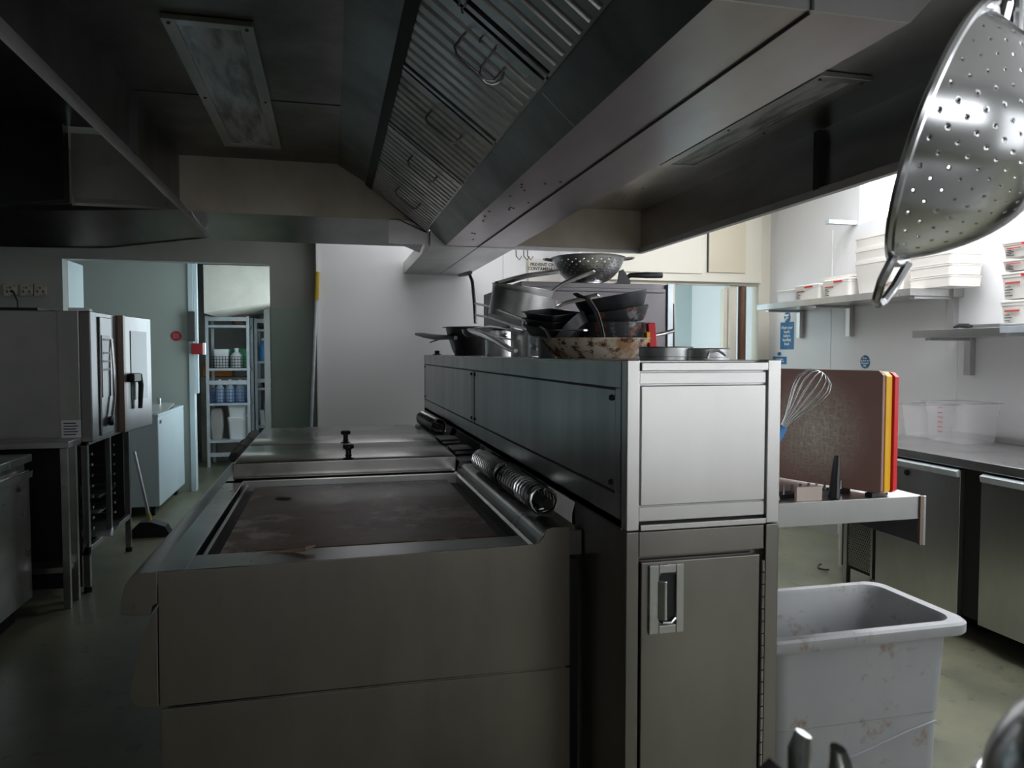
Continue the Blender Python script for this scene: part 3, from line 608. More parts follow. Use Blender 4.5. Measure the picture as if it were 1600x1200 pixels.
# fryer basket handle: hooked rod with two long wires
t = thing('fryer_basket', 'wire fryer basket frame with an upright hooked rod and two long sloping wires', 'basket', at(742, 508, X=.74))
pts = [at(724, 430, X=.74), at(733, 427, X=.74), at(738, 440, X=.74), at(741, 470, X=.74), at(743, 505, X=.74)]
MB().tube(pts, .009, 8).build('hooked_rod', M['steel_hood'], t)
MB().tube([at(718, 430, X=.74), at(728, 428, X=.74), at(735, 426, X=.74)], [.009, .012, .011], 8).build('hook_tip', M['black'], t)
MB().tube([at(742, 474, X=.74), at(765, 479, X=.73), at(800, 492, X=.71), at(838, 507, X=.69), at(853, 515, X=.68), at(860, 530, X=.68)], .0055, 8).build('wire', M['pan_steel'], t)
MB().tube([at(742, 492, X=.74), at(765, 496, X=.73), at(800, 508, X=.71), at(838, 519, X=.69)], .0055, 8).build('wire', M['pan_steel'], t)
MB().tube([at(762, 478, X=.73), at(761, 497, X=.73)], .0025, 6).build('wire', M['pan_steel'], t)
# gas tap knob
v = P(683, .69); tag(MB().lathe([(.03, 0), (.03, .004), (.016, .008), (.016, .026), (.012, .03)], v, 20).build('control_knob', M['black']), 'small black knob on the far left end of the bridge top', 'knob')
# cake tins
def tin(loc, r, h, label):
    t = thing('cake_tin', label, 'tin', loc, local=True)
    MB().lathe([(.001, 0), (r-.002, 0), (r-.002, h*.2), (r, h*.24), (r, h-.003), (r+.002, h-.001), (r, h), (r-.003, h), (r-.003, .003), (.001, .003)], seg=44).build('tin_body', M['dull_alu'], t)
    return t
tin(P(1040, .87), .07, .034, 'round aluminium cake tin at the near end of the pan pile')
tin(P(1102, .965), .062, .03, 'aluminium tin partly hidden behind the round cake tin')
v = P(1105, .90, 1.404)
tag(MB().tube([v+Vector((-.0, 0, 0)), v+Vector((.006, 0, .016)), v+Vector((.03, .0, .02)), v+Vector((.05, 0, .008))], .0035, 8).build('jar_clip', M['pan_steel']), 'small bent steel clip on the bridge top beside the tins', 'clip')
# red and yellow handles behind the pans
v = P(1017, 1.02)
t = thing('scraper', 'red plastic scraper with a yellow band standing behind the frying pans', 'utensil', v)
MB().box(v.x-.012, v.x+.016, v.y-.012, v.y+.01, ZT, ZT+.115, (0, -.08, 0)).build('handle', M['red'], t, .004)
MB().box(v.x-.022, v.x-.010, v.y-.015, v.y+.01, ZT+.05, ZT+.085).build('band', M['yellow'], t, .002)

# ------------------------------------------------------------------ dark cabinet behind the bridge with colander
cb = thing('upright_cabinet', 'tall dark grey upright cabinet behind the pans', 'cabinet', (1.55, 4.7, 0))
mc = steel('dark_cabinet_steel', .17, .4, .13, (1, .94, .98), ns=2)
MB().box(1.08, 2.03, 4.18, 5.25, .08, 1.83).build('body', mc, cb, .004)
MB().box(1.10, 1.985, 4.165, 4.18, .12, 1.80).build('door', mc, cb, .003)
MB().box(1.99, 2.025, 4.15, 4.178, .1, 1.83).build('door_trim', M['galv'], cb, .002)
MB().box(1.14, 1.97, 4.16, 4.165, 1.775, 1.78).build('door_seam', M['ink'], cb)
MB().box(1.12, 1.99, 4.25, 5.2, 0, .08).build('plinth', M['blackmetal'], cb)
g = MB().prism([(2.06, .9), (2.14, .9), (2.10, 1.76), (2.05, 1.78)], 'y', 4.3, 4.32)
tag(g.build('baking_tray', M['blackmetal']), 'dark tray standing on edge between the upright cabinet and the doorway', 'tray').location.z = 0
bpy.data.objects['baking_tray'].location = Vector((2.1, 4.31, .0)); 
# low table carrying the tray
tb = thing('low_table', 'steel table beside the upright cabinet', 'table', (2.3, 4.5, 0)); 
bpy.data.objects.remove(tb)
TR = bpy.data.objects['baking_tray']; TR.scale = (1, 1, 1)
for v_ in TR.data.vertices: v_.co.z = v_.co.z*2.0 if v_.co.z > .1 else v_.co.z

def colander_mesh(t, R, depth, rb, m, cell=.0042, pattern=6, th=.0012, circ=None, cone=0.0):
    circ = circ or 2*pattern
    prof = []
    n = max(12, int((R+depth)*1.0/cell*.85))
    for i in range(n+1):
        s = i/n; a = s*PI/2
        r = (1-cone)*(rb+(R-rb)*math.sin(a)**.92)+cone*(rb+(R-rb)*s); z = (1-cone)*depth*(1-math.cos(a)**1.25)+cone*depth*s
        prof.append((r, z))
    seg = int(2*PI*R/cell/12)*12
    bm = bmesh.new(); rings = []
    for r, z in prof: rings.append([bm.verts.new((r*math.cos(2*PI*k/seg), r*math.sin(2*PI*k/seg), z)) for k in range(seg)])
    for i in range(n):
        row = i//pattern
        for k in range(seg):
            step = pattern*1.0*2
            hole = (i % pattern == pattern//2) and 1 < i < n-4 and ((k + (circ//2 if row % 2 else 0)) % circ == 0)
            if not hole: bm.faces.new((rings[i][k], rings[i][(k+1) % seg], rings[i+1][(k+1) % seg], rings[i+1][k]))
    bm.faces.new(rings[0][::-1])
    mb = MB(); mb.bm.free(); mb.bm = bm
    mb.build('bowl', m, t, sol=th, angle=50)
    MB().tube([((R+.004)*math.cos(2*PI*k/64), (R+.004)*math.sin(2*PI*k/64), depth) for k in range(64)], .0055, 8, closed=True, up=(0, 0, 1)).build('rolled_rim', m, t)
    MB().lathe([(rb*1.02, .004), (rb*1.02, -.012), (rb*1.08, -.018), (rb*1.06, -.018), (rb*.98, -.010), (rb*.98, .002)], seg=48).build('foot_ring', m, t)
    for s, nm in ((1, 'handle'), (-1, 'handle')):
        pts = [(s*R*.98, -.045, depth-.006), (s*(R+.03), -.042, depth-.002), (s*(R+.052), -.022, depth), (s*(R+.056), 0, depth), (s*(R+.052), .022, depth), (s*(R+.03), .042, depth-.002), (s*R*.98, .045, depth-.006)]
        MB().tube(pts, .0055, 8, up=(0, 0, 1)).build(nm, m, t)
cc = at(919, 437, Y=4.42); cc.z = 1.852
t = thing('colander', 'steel colander standing upright on top of the dark cabinet', 'colander', (cc.x, cc.y, cc.z), (0, 0, -.35), local=True)
colander_mesh(t, .225, .15, .085, M['pan_steel'], cell=.0085, pattern=3, cone=.3)
# objects beside it
p = at(1000, 432, Y=4.4)
t = thing('frying_pan', 'black frying pan on the cabinet top, its handle pointing right', 'pan', (p.x-.02, 4.42, 1.834))
MB().lathe([(.001, 0), (.09, 0), (.115, .03), (.112, .03), (.088, .003), (.001, .003)], (at(945, 430, Y=4.7).x, 4.75, 1.833), 32).build('pan_body', M['nonstick'], t)
a = at(970, 430, Y=4.42)
MB().tube([(at(962, 430, Y=4.6).x, 4.66, 1.86), (a.x, 4.46, 1.858), at(985, 430, Y=4.42), at(1010, 430, Y=4.4), at(1034, 430, Y=4.4)], [.012, .012, .016, .021, .02], 8, flat=1).build('handle', M['black'], t)
g = MB().prism([(at(968, 410, Y=4.4).x, 1.93), (at(973, 408, Y=4.4).x, 1.94), (at(984, 430, Y=4.4).x, 1.87), (at(984, 437, Y=4.4).x, 1.835), (at(964, 437, Y=4.4).x, 1.835)], 'y', 4.39, 4.41)
tag(g.build('food_slicer', M['black']), 'black wedge-shaped kitchen tool standing between the colander and the pan handle', 'utensil')
pts = [at(777, 443, Y=4.25), at(800, 437, Y=4.27), at(822, 431, Y=4.3), at(850, 427, Y=4.33), at(872, 424, Y=4.36)]
t = thing('long_spoon', 'long steel spoon handle with a black end resting on the cabinet edge', 'utensil', (pts[2].x, pts[2].y, 1.835))
MB().tube(pts, [.017, .021, .019, .018, .018], 8, flat=.8).build('handle', M['chrome'], t)
MB().tube([at(774, 444, Y=4.25), at(780, 442, Y=4.25)], .014, 8).build('end_cap', M['black'], t)
# hooks and poster on the far wall
def flat_x(px0, px1, py0, py1, Y, th=.004):
    a, c = at(px0, py0, Y=Y), at(px1, py1, Y=Y); return a.x, c.x, Y-th, Y, c.z, a.z
q = flat_x(826, 878, 404, 448, 6.335)
t = thing('wall_poster', 'white poster about cross contamination on the far wall', 'poster', ((q[0]+q[1])/2, q[3], q[4]))
MB().box(q[0], q[1], q[2], q[3], q[4], q[5]).build('sheet', M['white_plastic'], t)
MB().box(q[0]-.01, q[0], q[2], q[3], q[4], q[5]).build('yellow_edge', mat('pale_yellow', (.6, .55, .25), .6), t)
z = at(850, 417, Y=6.33).z
text(t, 'PREVENT CROSS\nCONTAMINATION', .038, ((q[0]+q[1])/2, q[2]-.001, z), RY, M['ink'], bold=.001)
for px, lab in ((806, 'leftmost dark wall hook on the far wall above the poster'), (818, 'middle dark wall hook above the poster'), (824, 'right-hand dark wall hook above the poster')):
    a = at(px, 388, Y=6.31)
    tag(MB().tube([a+Vector((0, .02, .06)), a+Vector((0, 0, .05)), a, a+Vector((.0, -.01, -.07)), a+Vector((.03, -.01, -.1)), a+Vector((.05, -.01, -.07))], .004, 6).build('wall_hook', M['blackmetal']), lab, 'hook')
# ------------------------------------------------------------------ cupboards over the doorway
cu = thing('wall_cupboard', 'cream wall cupboards above the doorway on the far wall', 'cupboard', (2.9, 5.8, 2.02))
q = 5.83
MB().box(2.2, 3.669, 5.8, 5.848, 2.02, 2.9).build('frame', M['cream'], cu, .003)
d = MB().box(2.26, 3.09, 5.785, 5.8, 2.085, 2.86).build('door', M['cream'], cu, .004)
MB().box(2.62, 2.72, 5.783, 5.785, 2.37, 2.42).build('sticker', M['orange'], d)
MB().box(3.15, 3.50, 5.785, 5.8, 2.10, 2.86).build('door', mat('beige_door', (.62, .56, .42), .45), cu, .004)
MB().box(3.14, 3.148, 5.786, 5.8, 2.10, 2.86).build('edge_gap', M['ink'], cu)
tag(MB().cyl((3.54, 5.9, 0), (3.54, 5.9, 1.995), .035, seg=16).cyl((3.54, 5.9, 1.24), (3.54, 5.9, 1.28), .042, seg=16).build('soil_pipe', M['brownpipe']), 'brown vertical pipe in the doorway beside the cream post', 'pipe')

# ------------------------------------------------------------------ hanging colander in the foreground
tmp = at(1473, 222, Y=.735)
vv = (tmp-Vector((0, 0, H))).normalized(); e1 = (RT-vv*vv.dot(RT)).normalized(); e2 = (UP-vv*vv.dot(UP)); e2 = (e2-e1*e2.dot(e1)).normalized()
ax = ((e1*math.cos(.17)-e2*math.sin(.17))*math.cos(.19) - vv*math.sin(.19)).normalized()
zax = -ax                                                                                               # local +z runs foot -> rim
xax = (Vector((0, 0, 1)) - zax*zax.z).normalized(); yax = zax.cross(xax)
R3 = Matrix((xax, yax, zax)).transposed()
dep = .108
loc = tmp - zax*dep
t = thing('colander', 'large steel colander hanging at the right in the foreground', 'colander', loc, R3.to_euler(), local=True)
colander_mesh(t, .141, dep, .046, M['chrome'], cell=.0028, pattern=7, circ=10, cone=.45)
topL = loc + R3@Vector((.141+.05, 0, dep))
t = thing('utensil_rail', 'steel utensil rail above the frame in the foreground', 'rail', (.9, topL.y, 2.2))
MB().cyl((.3, topL.y, 2.2), (1.7, topL.y, 2.2), .012).build('rail_bar', M['chrome'], t)
for x in (.45, 1.6): MB().cyl((x, topL.y, 2.2), (x, topL.y, ZC), .006).build('drop_rod', M['steel'], t)
def long_hook(x, y, z0, z1, label):
    pts = [(x-.028, y, z1-.025), (x-.02, y, z1), (x, y, z1+.014), (x+.012, y, z1), (x+.008, y, z1-.05), (x+.004, y, z0+.06), (x+.012, y, z0+.02), (x, y, z0-.002), (x-.014, y, z0+.012), (x-.016, y, z0+.03)]
    return tag(MB().tube(pts, .0042, 8).build('s_hook', M['chrome']), label, 'hook')
long_hook(topL.x+.004, topL.y, topL.z-.004, 2.2, 'bright steel hook holding the foreground colander')
a = at(1592, 60, Y=topL.y)
tag(MB().tube([(a.x-.02, a.y, 2.18), (a.x-.015, a.y, 2.2), (a.x-.005, a.y, 2.215), (a.x+.006, a.y, 2.2), (a.x-.004, a.y, a.z+.12), (a.x+.0, a.y, a.z), (a.x+.012, a.y, a.z-.03), (a.x+.03, a.y, a.z-.02), (a.x+.03, a.y, a.z+.01)], .005, 8).build('s_hook', M['chrome']), 'second hanging hook at the top right edge of the photo', 'hook')

# ------------------------------------------------------------------ boards on the side shelf
sh = thing('side_shelf', 'narrow steel channel shelf fixed to the right side of the pillar', 'shelf', (1.3, 1.85, .9))
MB().box(1.06, 1.552, 1.66, 2.14, 1.028, 1.034).build('shelf_top', M['steel'], sh, .001)
MB().box(1.06, 1.535, 1.66, 1.665, .972, 1.03).build('front_flange', M['steel'], sh, .001)
MB().box(1.544, 1.552, 1.655, 2.14, .90, 1.034).build('end_flange', M['steel'], sh, .001)
MB().box(1.534, 1.544, 1.655, 1.665, .902, 1.034).build('corner_lap', mat('rusty_joint', (.25, .19, .15), .5, .6), sh)
bd = Vector((-.34, .94, 0)).normalized(); bp = Vector((bd.y, -bd.x, 0)); ang = math.atan2(-bd.x, bd.y)
def board(o, th, ln, ht, m, label, z=1.046):
    t = thing('chopping_board', label, 'chopping board', (o.x, o.y, z), (0, 0, ang), local=True)
    MB().prism([(0.006, 0), (ln-.006, 0), (ln, .006), (ln, ht-.012), (ln-.012, ht), (.012, ht), (0, ht-.012), (0, .006)], 'x', 0, th).build('board', m, t, .002)
o = Vector((1.405, 1.652, 0))
board(o, .012, .45, .325, M['brown'], 'brown chopping board with a worn pale centre, facing the camera')
board(o+bp*.0135+bd*-.002, .029, .45, .322, M['yellow'], 'yellow chopping board squeezed between brown and red')
board(o+bp*.044+bd*-.008, .02, .45, .320, M['red'], 'red chopping board, last of the upright row')
rk = thing('board_rack', 'black rack with upright pins under the chopping boards', 'rack', (1.3, 1.9, 1.034))
g = MB().prism([(1.065, 1.70), (1.09, 1.70), (1.39, 1.75), (1.39, 1.78), (1.065, 1.74)], 'z', 1.034, 1.045)
g.build('rack_base', M['black'], rk)
for k in range(11): x = 1.08+k*.028; MB().cyl((x, 1.712+k*.004, 1.045), (x, 1.712+k*.004, 1.068), .0035, seg=8).build('pin', M['chrome'], rk)
a = o+bd*.02; c = o+bd*.42
MB().box(-.006, .07, 0, .02, 1.034, 1.0455, (0, 0, ang), (0, 0, 0)).build('rack_foot', M['black'], rk).location += Vector((a.x, a.y, 0))
MB().box(-.006, .07, 0, .02, 1.034, 1.0455, (0, 0, ang), (0, 0, 0)).build('rack_foot', M['black'], rk).location += Vector((c.x, c.y, 0))
a, c = at(1303, 778, Y=1.68), at(1308, 712, Y=1.69)
tag(MB().tube([(a.x, a.y, 1.036), a.lerp(c, .4)+Vector((0, 0, .01)), a.lerp(c, .8), c], [.017, .013, .011, .008], 10, flat=.8).build('knife_handle', M['black']), 'black knife handle standing up in front of the brown board', 'knife')
tag(MB().tube([(1.105+.02*math.cos(k*PI/8), 1.69, 1.037+.02*math.sin(k*PI/8)) for k in range(9)], .005, 8).build('ladle_hook', mat('beige_plastic', (.55, .42, .33), .5)), 'beige arched handle lying on the side shelf beside the pillar', 'handle')
tag(MB().box(1.17, 1.245, 1.675, 1.685, 1.034, 1.07).build('price_card', mat('pinkish_card', (.62, .52, .47), .6)), 'small pale card standing on the side shelf left of the knife handle', 'card')
# whisk
wk = thing('balloon_whisk', 'balloon whisk with a blue handle leaning beside the pillar', 'whisk', at(1222, 668, Y=1.66))
w0, w1 = at(1221, 672, Y=1.64), at(1284, 582, Y=1.60); d = (w1-w0); ln = d.length; d.normalize()
s1 = d.cross(Vector((0, 1, 0))).normalized(); s2 = d.cross(s1)
for k in range(8):
    a = PI*k/8; s = s1*math.cos(a)+s2*math.sin(a); wd = .043
    prof = [(0, .006), (.2, .012), (.42, .026), (.62, .038), (.8, .043), (.92, .035), (.985, .018), (1.0, 0)]
    pts = [w0+d*ln*u+s*r for u, r in prof] + [w0+d*ln*u-s*r for u, r in prof[::-1][1:]]
    MB().tube(pts, .0013, 6).build('wire', M['chrome'], wk, angle=70)
MB().tube([w0-d*.11, w0-d*.06, w0-d*.01, w0+d*.012], [.012, .014, .013, .009], 12).build('handle', M['blue'], wk, label='blue plastic handle')

# ------------------------------------------------------------------ grey bin
bn = thing('waste_bin', 'large grey rectangular plastic tub standing beside the pillar', 'bin', (1.395, 1.87, 0))
cx, cy, hx, hy = 1.415, 1.875, .312, .18
g = MB(); g.rbox(cx, cy, [(hx-.04, hy-.03, .05), (hx-.034, hy-.026, .40), (hx-.03, hy-.024, .402), (hx-.022, hy-.012, .632), (hx+.004, hy+.004, .634), (hx+.018, hy+.014, .63), (hx+.022, hy+.018, .636), (hx+.022, hy+.018, .66), (hx+.016, hy+.012, .666),
                         (hx-.014, hy-.012, .666), (hx-.02, hy-.018, .655), (hx-.05, hy-.036, .4), (hx-.06, hy-.045, .08)], .055, 6)
g.build('tub', M['grey_plastic'], bn)
# raised panel line
pts = [at(1300, 1196, Y=1.721), at(1360, 1170, Y=1.72), at(1420, 1142, Y=1.719), at(1462, 1126, Y=1.719)]
MB().tube(pts, .004, 6).build('moulded_ridge', M['grey_plastic'], bn)
for sx in (-1, 1):
    for sy in (-1, 1): MB().cyl((cx+sx*.18-.012, cy+sy*.09, .025), (cx+sx*.18+.012, cy+sy*.09, .025), .025).box(cx+sx*.18-.02, cx+sx*.18+.02, cy+sy*.09-.01, cy+sy*.09+.01, .03, .06).build('castor', M['black'], bn)

# ------------------------------------------------------------------ refrigerated counter on the right
rc = thing('counter_fridge', 'long stainless counter with fridge doors along the right wall', 'counter', (3.37, 2.6, 0))
cy0, cy1 = .6, 3.93
MB().box(2.99, 3.74, cy0, cy1, .855, .9).build('worktop', M['steel'], rc, .004)
MB().box(3.72, 3.745, cy0, cy1, .9, .935).build('upstand', M['steel'], rc, .003)
MB().box(3.03, 3.72, cy0+.02, cy1-.05, .12, .853).build('cabinet_body', M['blackmetal'], rc)
def cdoor(ya, yb, lock):
    d = MB().box(3.0, 3.03, ya, yb, .115, .838).build('door', M['steel'], rc, .003)
    MB().prism([(2.975, .835), (3.0, .845), (3.0, .805), (2.982, .805)], 'y', ya+.0, yb-.01).build('handle', M['galv'], d, .003)
    if lock: MB().cyl((2.992, ya+.6*(yb-ya), .775), (3.0, ya+.6*(yb-ya), .775), .016, seg=18).cyl((2.989, ya+.6*(yb-ya), .775), (2.993, ya+.6*(yb-ya), .775), .009, seg=14).build('lock', M['black'], d)
d1a = at(1499, 800, X=3.0).y; d2b = at(1532, 800, X=3.0).y
cdoor(d1a, 3.56, True)
bpy_d = cdoor(d2b-.62, d2b, False)
cdoor(d2b-1.4, d2b-.78, False)
MB().box(3.0, 3.03, 3.585, 3.6, .1, .853).box(3.0, 3.03, 3.80, 3.83, .0, .853).box(3.0, 3.04, 3.57, 3.60, 0, .12).build('grille_frame', M['steel'], rc, .001)
# perforated compressor grille
g = MB(); ya, yb, za, zb = 3.605, 3.795, .15, .84; ny, nz = 13, 46; bm = g.bm
for i in range(nz+1): g.box(3.006, 3.009, ya, yb, za+(zb-za)*i/nz-.0022, za+(zb-za)*i/nz+.0022)
for j in range(ny+1):
    for i in range(nz): 
        y = ya+(yb-ya)*(j+(.5 if i % 2 else 0))/ny
        if y < yb: g.box(3.006, 3.009, y-.0025, y+.0025, za+(zb-za)*i/nz, za+(zb-za)*(i+1)/nz)
g.build('perforated_grille', M['steel'], rc)
for (x, y) in ((3.06, cy0+.1), (3.68, cy0+.1), (3.06, 2.0), (3.68, cy1-.12), (3.06, 3.5)): MB().cyl((x, y, 0), (x, y, .12), .02, seg=12).build('leg', M['steel'], rc)
tag(MB().cyl((3.28, 4.2, .12), (3.28, 4.2, 1.0), .022, seg=14).cyl((3.28, 4.2, .22), (3.28, 4.2, .30), .028, seg=14).cyl((3.28, 4.2, .0), (3.28, 4.2, .12), .018, seg=14).build('waste_pipe', M['white_plastic']), 'white vertical waste pipe beyond the end of the counter', 'pipe')
tag(MB().tube([at(1292+14*math.cos(k/3), 885+5*math.sin(k/3), Z=.008) for k in range(4, 13)], .005, 6).build('cable', M['black']), 'loop of black cable lying on the green floor by the counter end', 'cable')

# clear measuring containers on the counter
def clear_box(x0, x1, y0, y1, z0, h, label, marks=True):
    t = thing('storage_container', label, 'container', ((x0+x1)/2, (y0+y1)/2, z0))
    cx, cy, hx, hy = (x0+x1)/2, (y0+y1)/2, (x1-x0)/2, (y1-y0)/2
    g = MB(); g.rbox(cx, cy, [(hx*.86, hy*.86, z0), (hx*.93, hy*.93, z0+h*.72), (hx*.96, hy*.96, z0+h*.74), (hx*.97, hy*.97, z0+h*.97), (hx, hy, z0+h*.98), (hx, hy, z0+h),
                             (hx*.95, hy*.95, z0+h), (hx*.94, hy*.94, z0+h*.75), (hx*.91, hy*.91, z0+h*.72), (hx*.84, hy*.84, z0+.004)], .03, 4)
    g.build('tub', M['clear'], t)
    MB().box(cx-hx, cx+hx, cy-hy, cy-hy+.005, z0+h-.005, z0+h).box(cx-hx, cx+hx, cy+hy-.005, cy+hy, z0+h-.005, z0+h).box(cx-hx, cx-hx+.005, cy-hy+.005, cy+hy-.005, z0+h-.005, z0+h).box(cx+hx-.005, cx+hx, cy-hy+.005, cy+hy-.005, z0+h-.005, z0+h).build('rim', bpy.data.materials.get('clear_rim') or mat('clear_rim', (.6, .6, .6), .2, alpha=.7), t)
    if marks:
        g = MB()
        for k in range(6): g.box(x0+hx*.06-.002, x0+hx*.06, cy-.0, cy+.035, z0+h*(.25+.12*k), z0+h*(.25+.12*k)+.004)
        g.build('measure_marks', M['ink_red'], t)
    return t
clear_box(3.42, 3.70, 3.40, 3.70, .901, .23, 'clear square container with red measuring marks on the counter')
clear_box(3.45, 3.71, 3.72, 3.92, .901, .2, 'clear container standing behind the square one with red marks', False)

# ------------------------------------------------------------------ wall shelves and their brackets
def shelf(y0, y1, z, ys, label):
    t = thing('wall_shelf', label, 'shelf', (3.6, (y0+y1)/2, z-.03))
    MB().box(3.4, 3.775, y0, y1, z-.045, z).build('shelf_board', M['steel'], t, .002)
    MB().box(3.765, 3.777, y0, y1, z, z+.035).build('upstand', M['steel'], t)
    MB().box(3.70, 3.776, y0-.02, y0+.02, z-.05, z+.04).build('end_cap', M['steel'], t, .004)
    for y in ys:
        MB().box(3.735, 3.778, y-.022, y+.022, z-.27, z-.046).box(3.45, 3.735, y-.02, y+.02, z-.062, z-.046).build('bracket', M['steel'], t, .002)
    return t
shelf(3.79, 5.44, 1.805, [5.37, 4.77, 3.83], 'longer steel wall shelf holding white tubs')
shelf(1.9, 3.765, 1.55, [3.70, 2.5], 'lower steel wall shelf nearer the camera')
def tub(px0, px1, X, z0, h, dx, m, label, lid=False, clip=False, marks=False, group=None, name='storage_tub', flare=.92, tilt=0):
    y1, y0 = at(px0, 450, X=X).y, at(px1, 450, X=X).y
    cx, cy, hx, hy = X+dx/2, (y0+y1)/2, dx/2, (y1-y0)/2
    t = thing(name, label, 'food container', (cx, cy, z0), group=group)
    g = MB(); g.rbox(cx, cy, [(hx*flare, hy*flare, z0), (hx*.98, hy*.98, z0+h*.88), (hx, hy, z0+h*.89), (hx, hy, z0+h), (hx*.95, hy*.95, z0+h), (hx*(flare-.04), hy*(flare-.04), z0+.004)], .02, 3)
    g.build('tub', m, t)
    if lid:
        g = MB(); g.rbox(cx, cy, [(hx*1.02, hy*1.02, z0+h+.001), (hx*1.02, hy*1.02, z0+h+.008), (hx*.9, hy*.9, z0+h+.014)], .02, 3); g.build('lid', M['white_plastic'], t)
    if clip: MB().box(cx-hx-.006, cx-hx-.001, cy-hy*.5, cy+hy*.1, z0+h-.01, z0+h).build('clip', M['red'], t, label='red clip')
    if marks:
        g = MB(); x = cx-hx-.003
        MB().box(x, x+.003, cy+hy*.15, cy+hy*.75, z0+h*.62, z0+h*.70).build('printed_heading', M['ink_red'], t)
        for k in range(4): g.box(x, x+.003, cy+hy*(.45+.1*(k % 2)), cy+hy*.75, z0+h*(.12+.12*k), z0+h*(.12+.12*k)+.004)
        g.build('printed_scale', M['ink'], t)
    return t
Z1 = 1.806; wp = M['white_plastic']
tub(1212, 1243, 3.47, Z1, .085, .14, M['white_clean'], 'small bluish-white open tub at the far left end of the long shelf', lid=True)
tub(1240, 1280, 3.44, Z1, .10, .16, wp, 'low lidded tub with red clip, second from the left on the long shelf', True, True, True)
tub(1284, 1327, 3.44, Z1, .11, .15, wp, 'low lidded tub with red clip in front of the taller open tub', True, True, True)
tub(1281, 1330, 3.61, Z1, .17, .14, wp, 'taller open white tub at the back of the long shelf')
for i in range(3):
    tub(1333, 1393, 3.45, Z1+i*.085, .22, .26, wp, ['lowest', 'middle', 'topmost'][i] + ' of the tall nested white buckets on the long shelf', group='nested white buckets', name='bucket', flare=.86)
tub(1372, 1408, 3.41, Z1, .055, .03, wp, 'small white labelled tub in front of the nested buckets', False, False, True)
for i in range(3):
    tub(1418, 1484, 3.50, Z1+i*.066, .062, .24, wp, ['lowest', 'middle', 'topmost'][i] + ' of the shallow white trays stacked at the near end of the long shelf', group='shallow white trays', name='food_tray', flare=.95)
Z2 = 1.551
zz = [Z2, Z2+.145, Z2+.29, Z2+.36]; hh = [.125, .125, .055, .07]
for i in range(4):
    tub(1562, 1640, 3.44, zz[i], hh[i], .26, wp, ['lowest', 'second', 'third', 'topmost'][i] + ' of the white lidded containers stacked on the lower shelf', lid=(i != 2), clip=(i in (1, 3)), marks=True, group='lidded containers on the lower shelf')
a = at(1504, 509, X=3.45)
tag(MB().tube([(3.45, a.y+.06, Z2+.01), (3.45, a.y+.02, Z2+.018), (3.46, a.y-.03, Z2+.014), (3.45, a.y-.06, Z2+.01)], [.006, .012, .014, .008], 8).build('tape_gun', M['black']), 'small black tool lying at the far end of the lower shelf', 'tool')
y = at(1574, 520, X=3.35).y
tag(MB().box(3.3, 3.62, y-.5, y, Z2+.001, Z2+.012).box(3.3, 3.31, y-.5, y, Z2-.035, Z2).box(3.33, 3.398, y-.48, y-.01, Z2-.055, Z2-.035).build('white_tray', M['galv'], None, .002), 'pale metal tray overhanging the front of the lower shelf', 'tray')
a = at(1293, 347, Y=4.76)
tag(MB().box(a.x, 3.779, 4.74, 4.79, a.z-.012, a.z+.016).build('window_stay', M['galv'], None, .002), 'short metal bar sticking out beside the high window', 'bar')
# ------------------------------------------------------------------ signs on the right wall
def wsign(px0, px1, py0, py1, m, label, txt=None, size=.03, oval=False, name='wall_sign', lm=None):
    X = XR-.001
    a, c = at(px0, py0, X=X), at(px1, py1, X=X); ya, yb, zb, za = c.y, a.y, a.z, c.z
    t = thing(name, label, 'sign', (X, (ya+yb)/2, za))
    if oval:
        g = MB(); n = 32
        g.ring([[(xx, (ya+yb)/2+(yb-ya)/2*math.cos(2*PI*k/n), (za+zb)/2+(zb-za)/2*math.sin(2*PI*k/n)) for k in range(n)] for xx in (X, X-.003)])
        g.build('plate', m, t)
    else: MB().box(X-.003, X, ya, yb, za, zb).build('plate', m, t)
    if txt: text(t, txt, size, (X-.0035, (ya+yb)/2, (za+zb)/2), RX, lm or M['sign_white'], bold=.0007)
    return t
wsign(1220, 1240, 504, 546, M['sign_blue'], 'blue hand-washing sign under the long shelf', 'Wash your\nhands\nbefore\nhandling\nfood', .036)
t = wsign(1226, 1235, 487, 504, M['sign_blue'], 'round blue pictogram above the hand-washing sign', None, oval=True)
v = REF[t.name]; c = Vector((XR-.0045, v.y, v.z+.045))
MB().tube([c+Vector((0, .03, .02)), c+Vector((0, 0, .012)), c+Vector((0, -.028, .02))], [.006, .012, .006], 8).tube([c+Vector((0, .02, -.025)), c+Vector((0, 0, -.01)), c+Vector((0, -.02, 0))], [.012, .012, .006], 8).build('hand_symbol', M['sign_white'], t)
wsign(1208, 1229, 557, 569, M['sign_blue'], 'small blue sign just above the pillar corner', 'This sink is for\nhand washing only', .018)
wsign(1215, 1221, 550, 556, M['sign_blue'], 'tiny round blue sign above the small blue sign', None, oval=True)
wsign(1345, 1359, 555, 576, M['sign_blue'], 'oval dark blue notice on the wall under the middle bracket', 'Please\nkeep these areas\nclean and\ntidy', .019, oval=True)

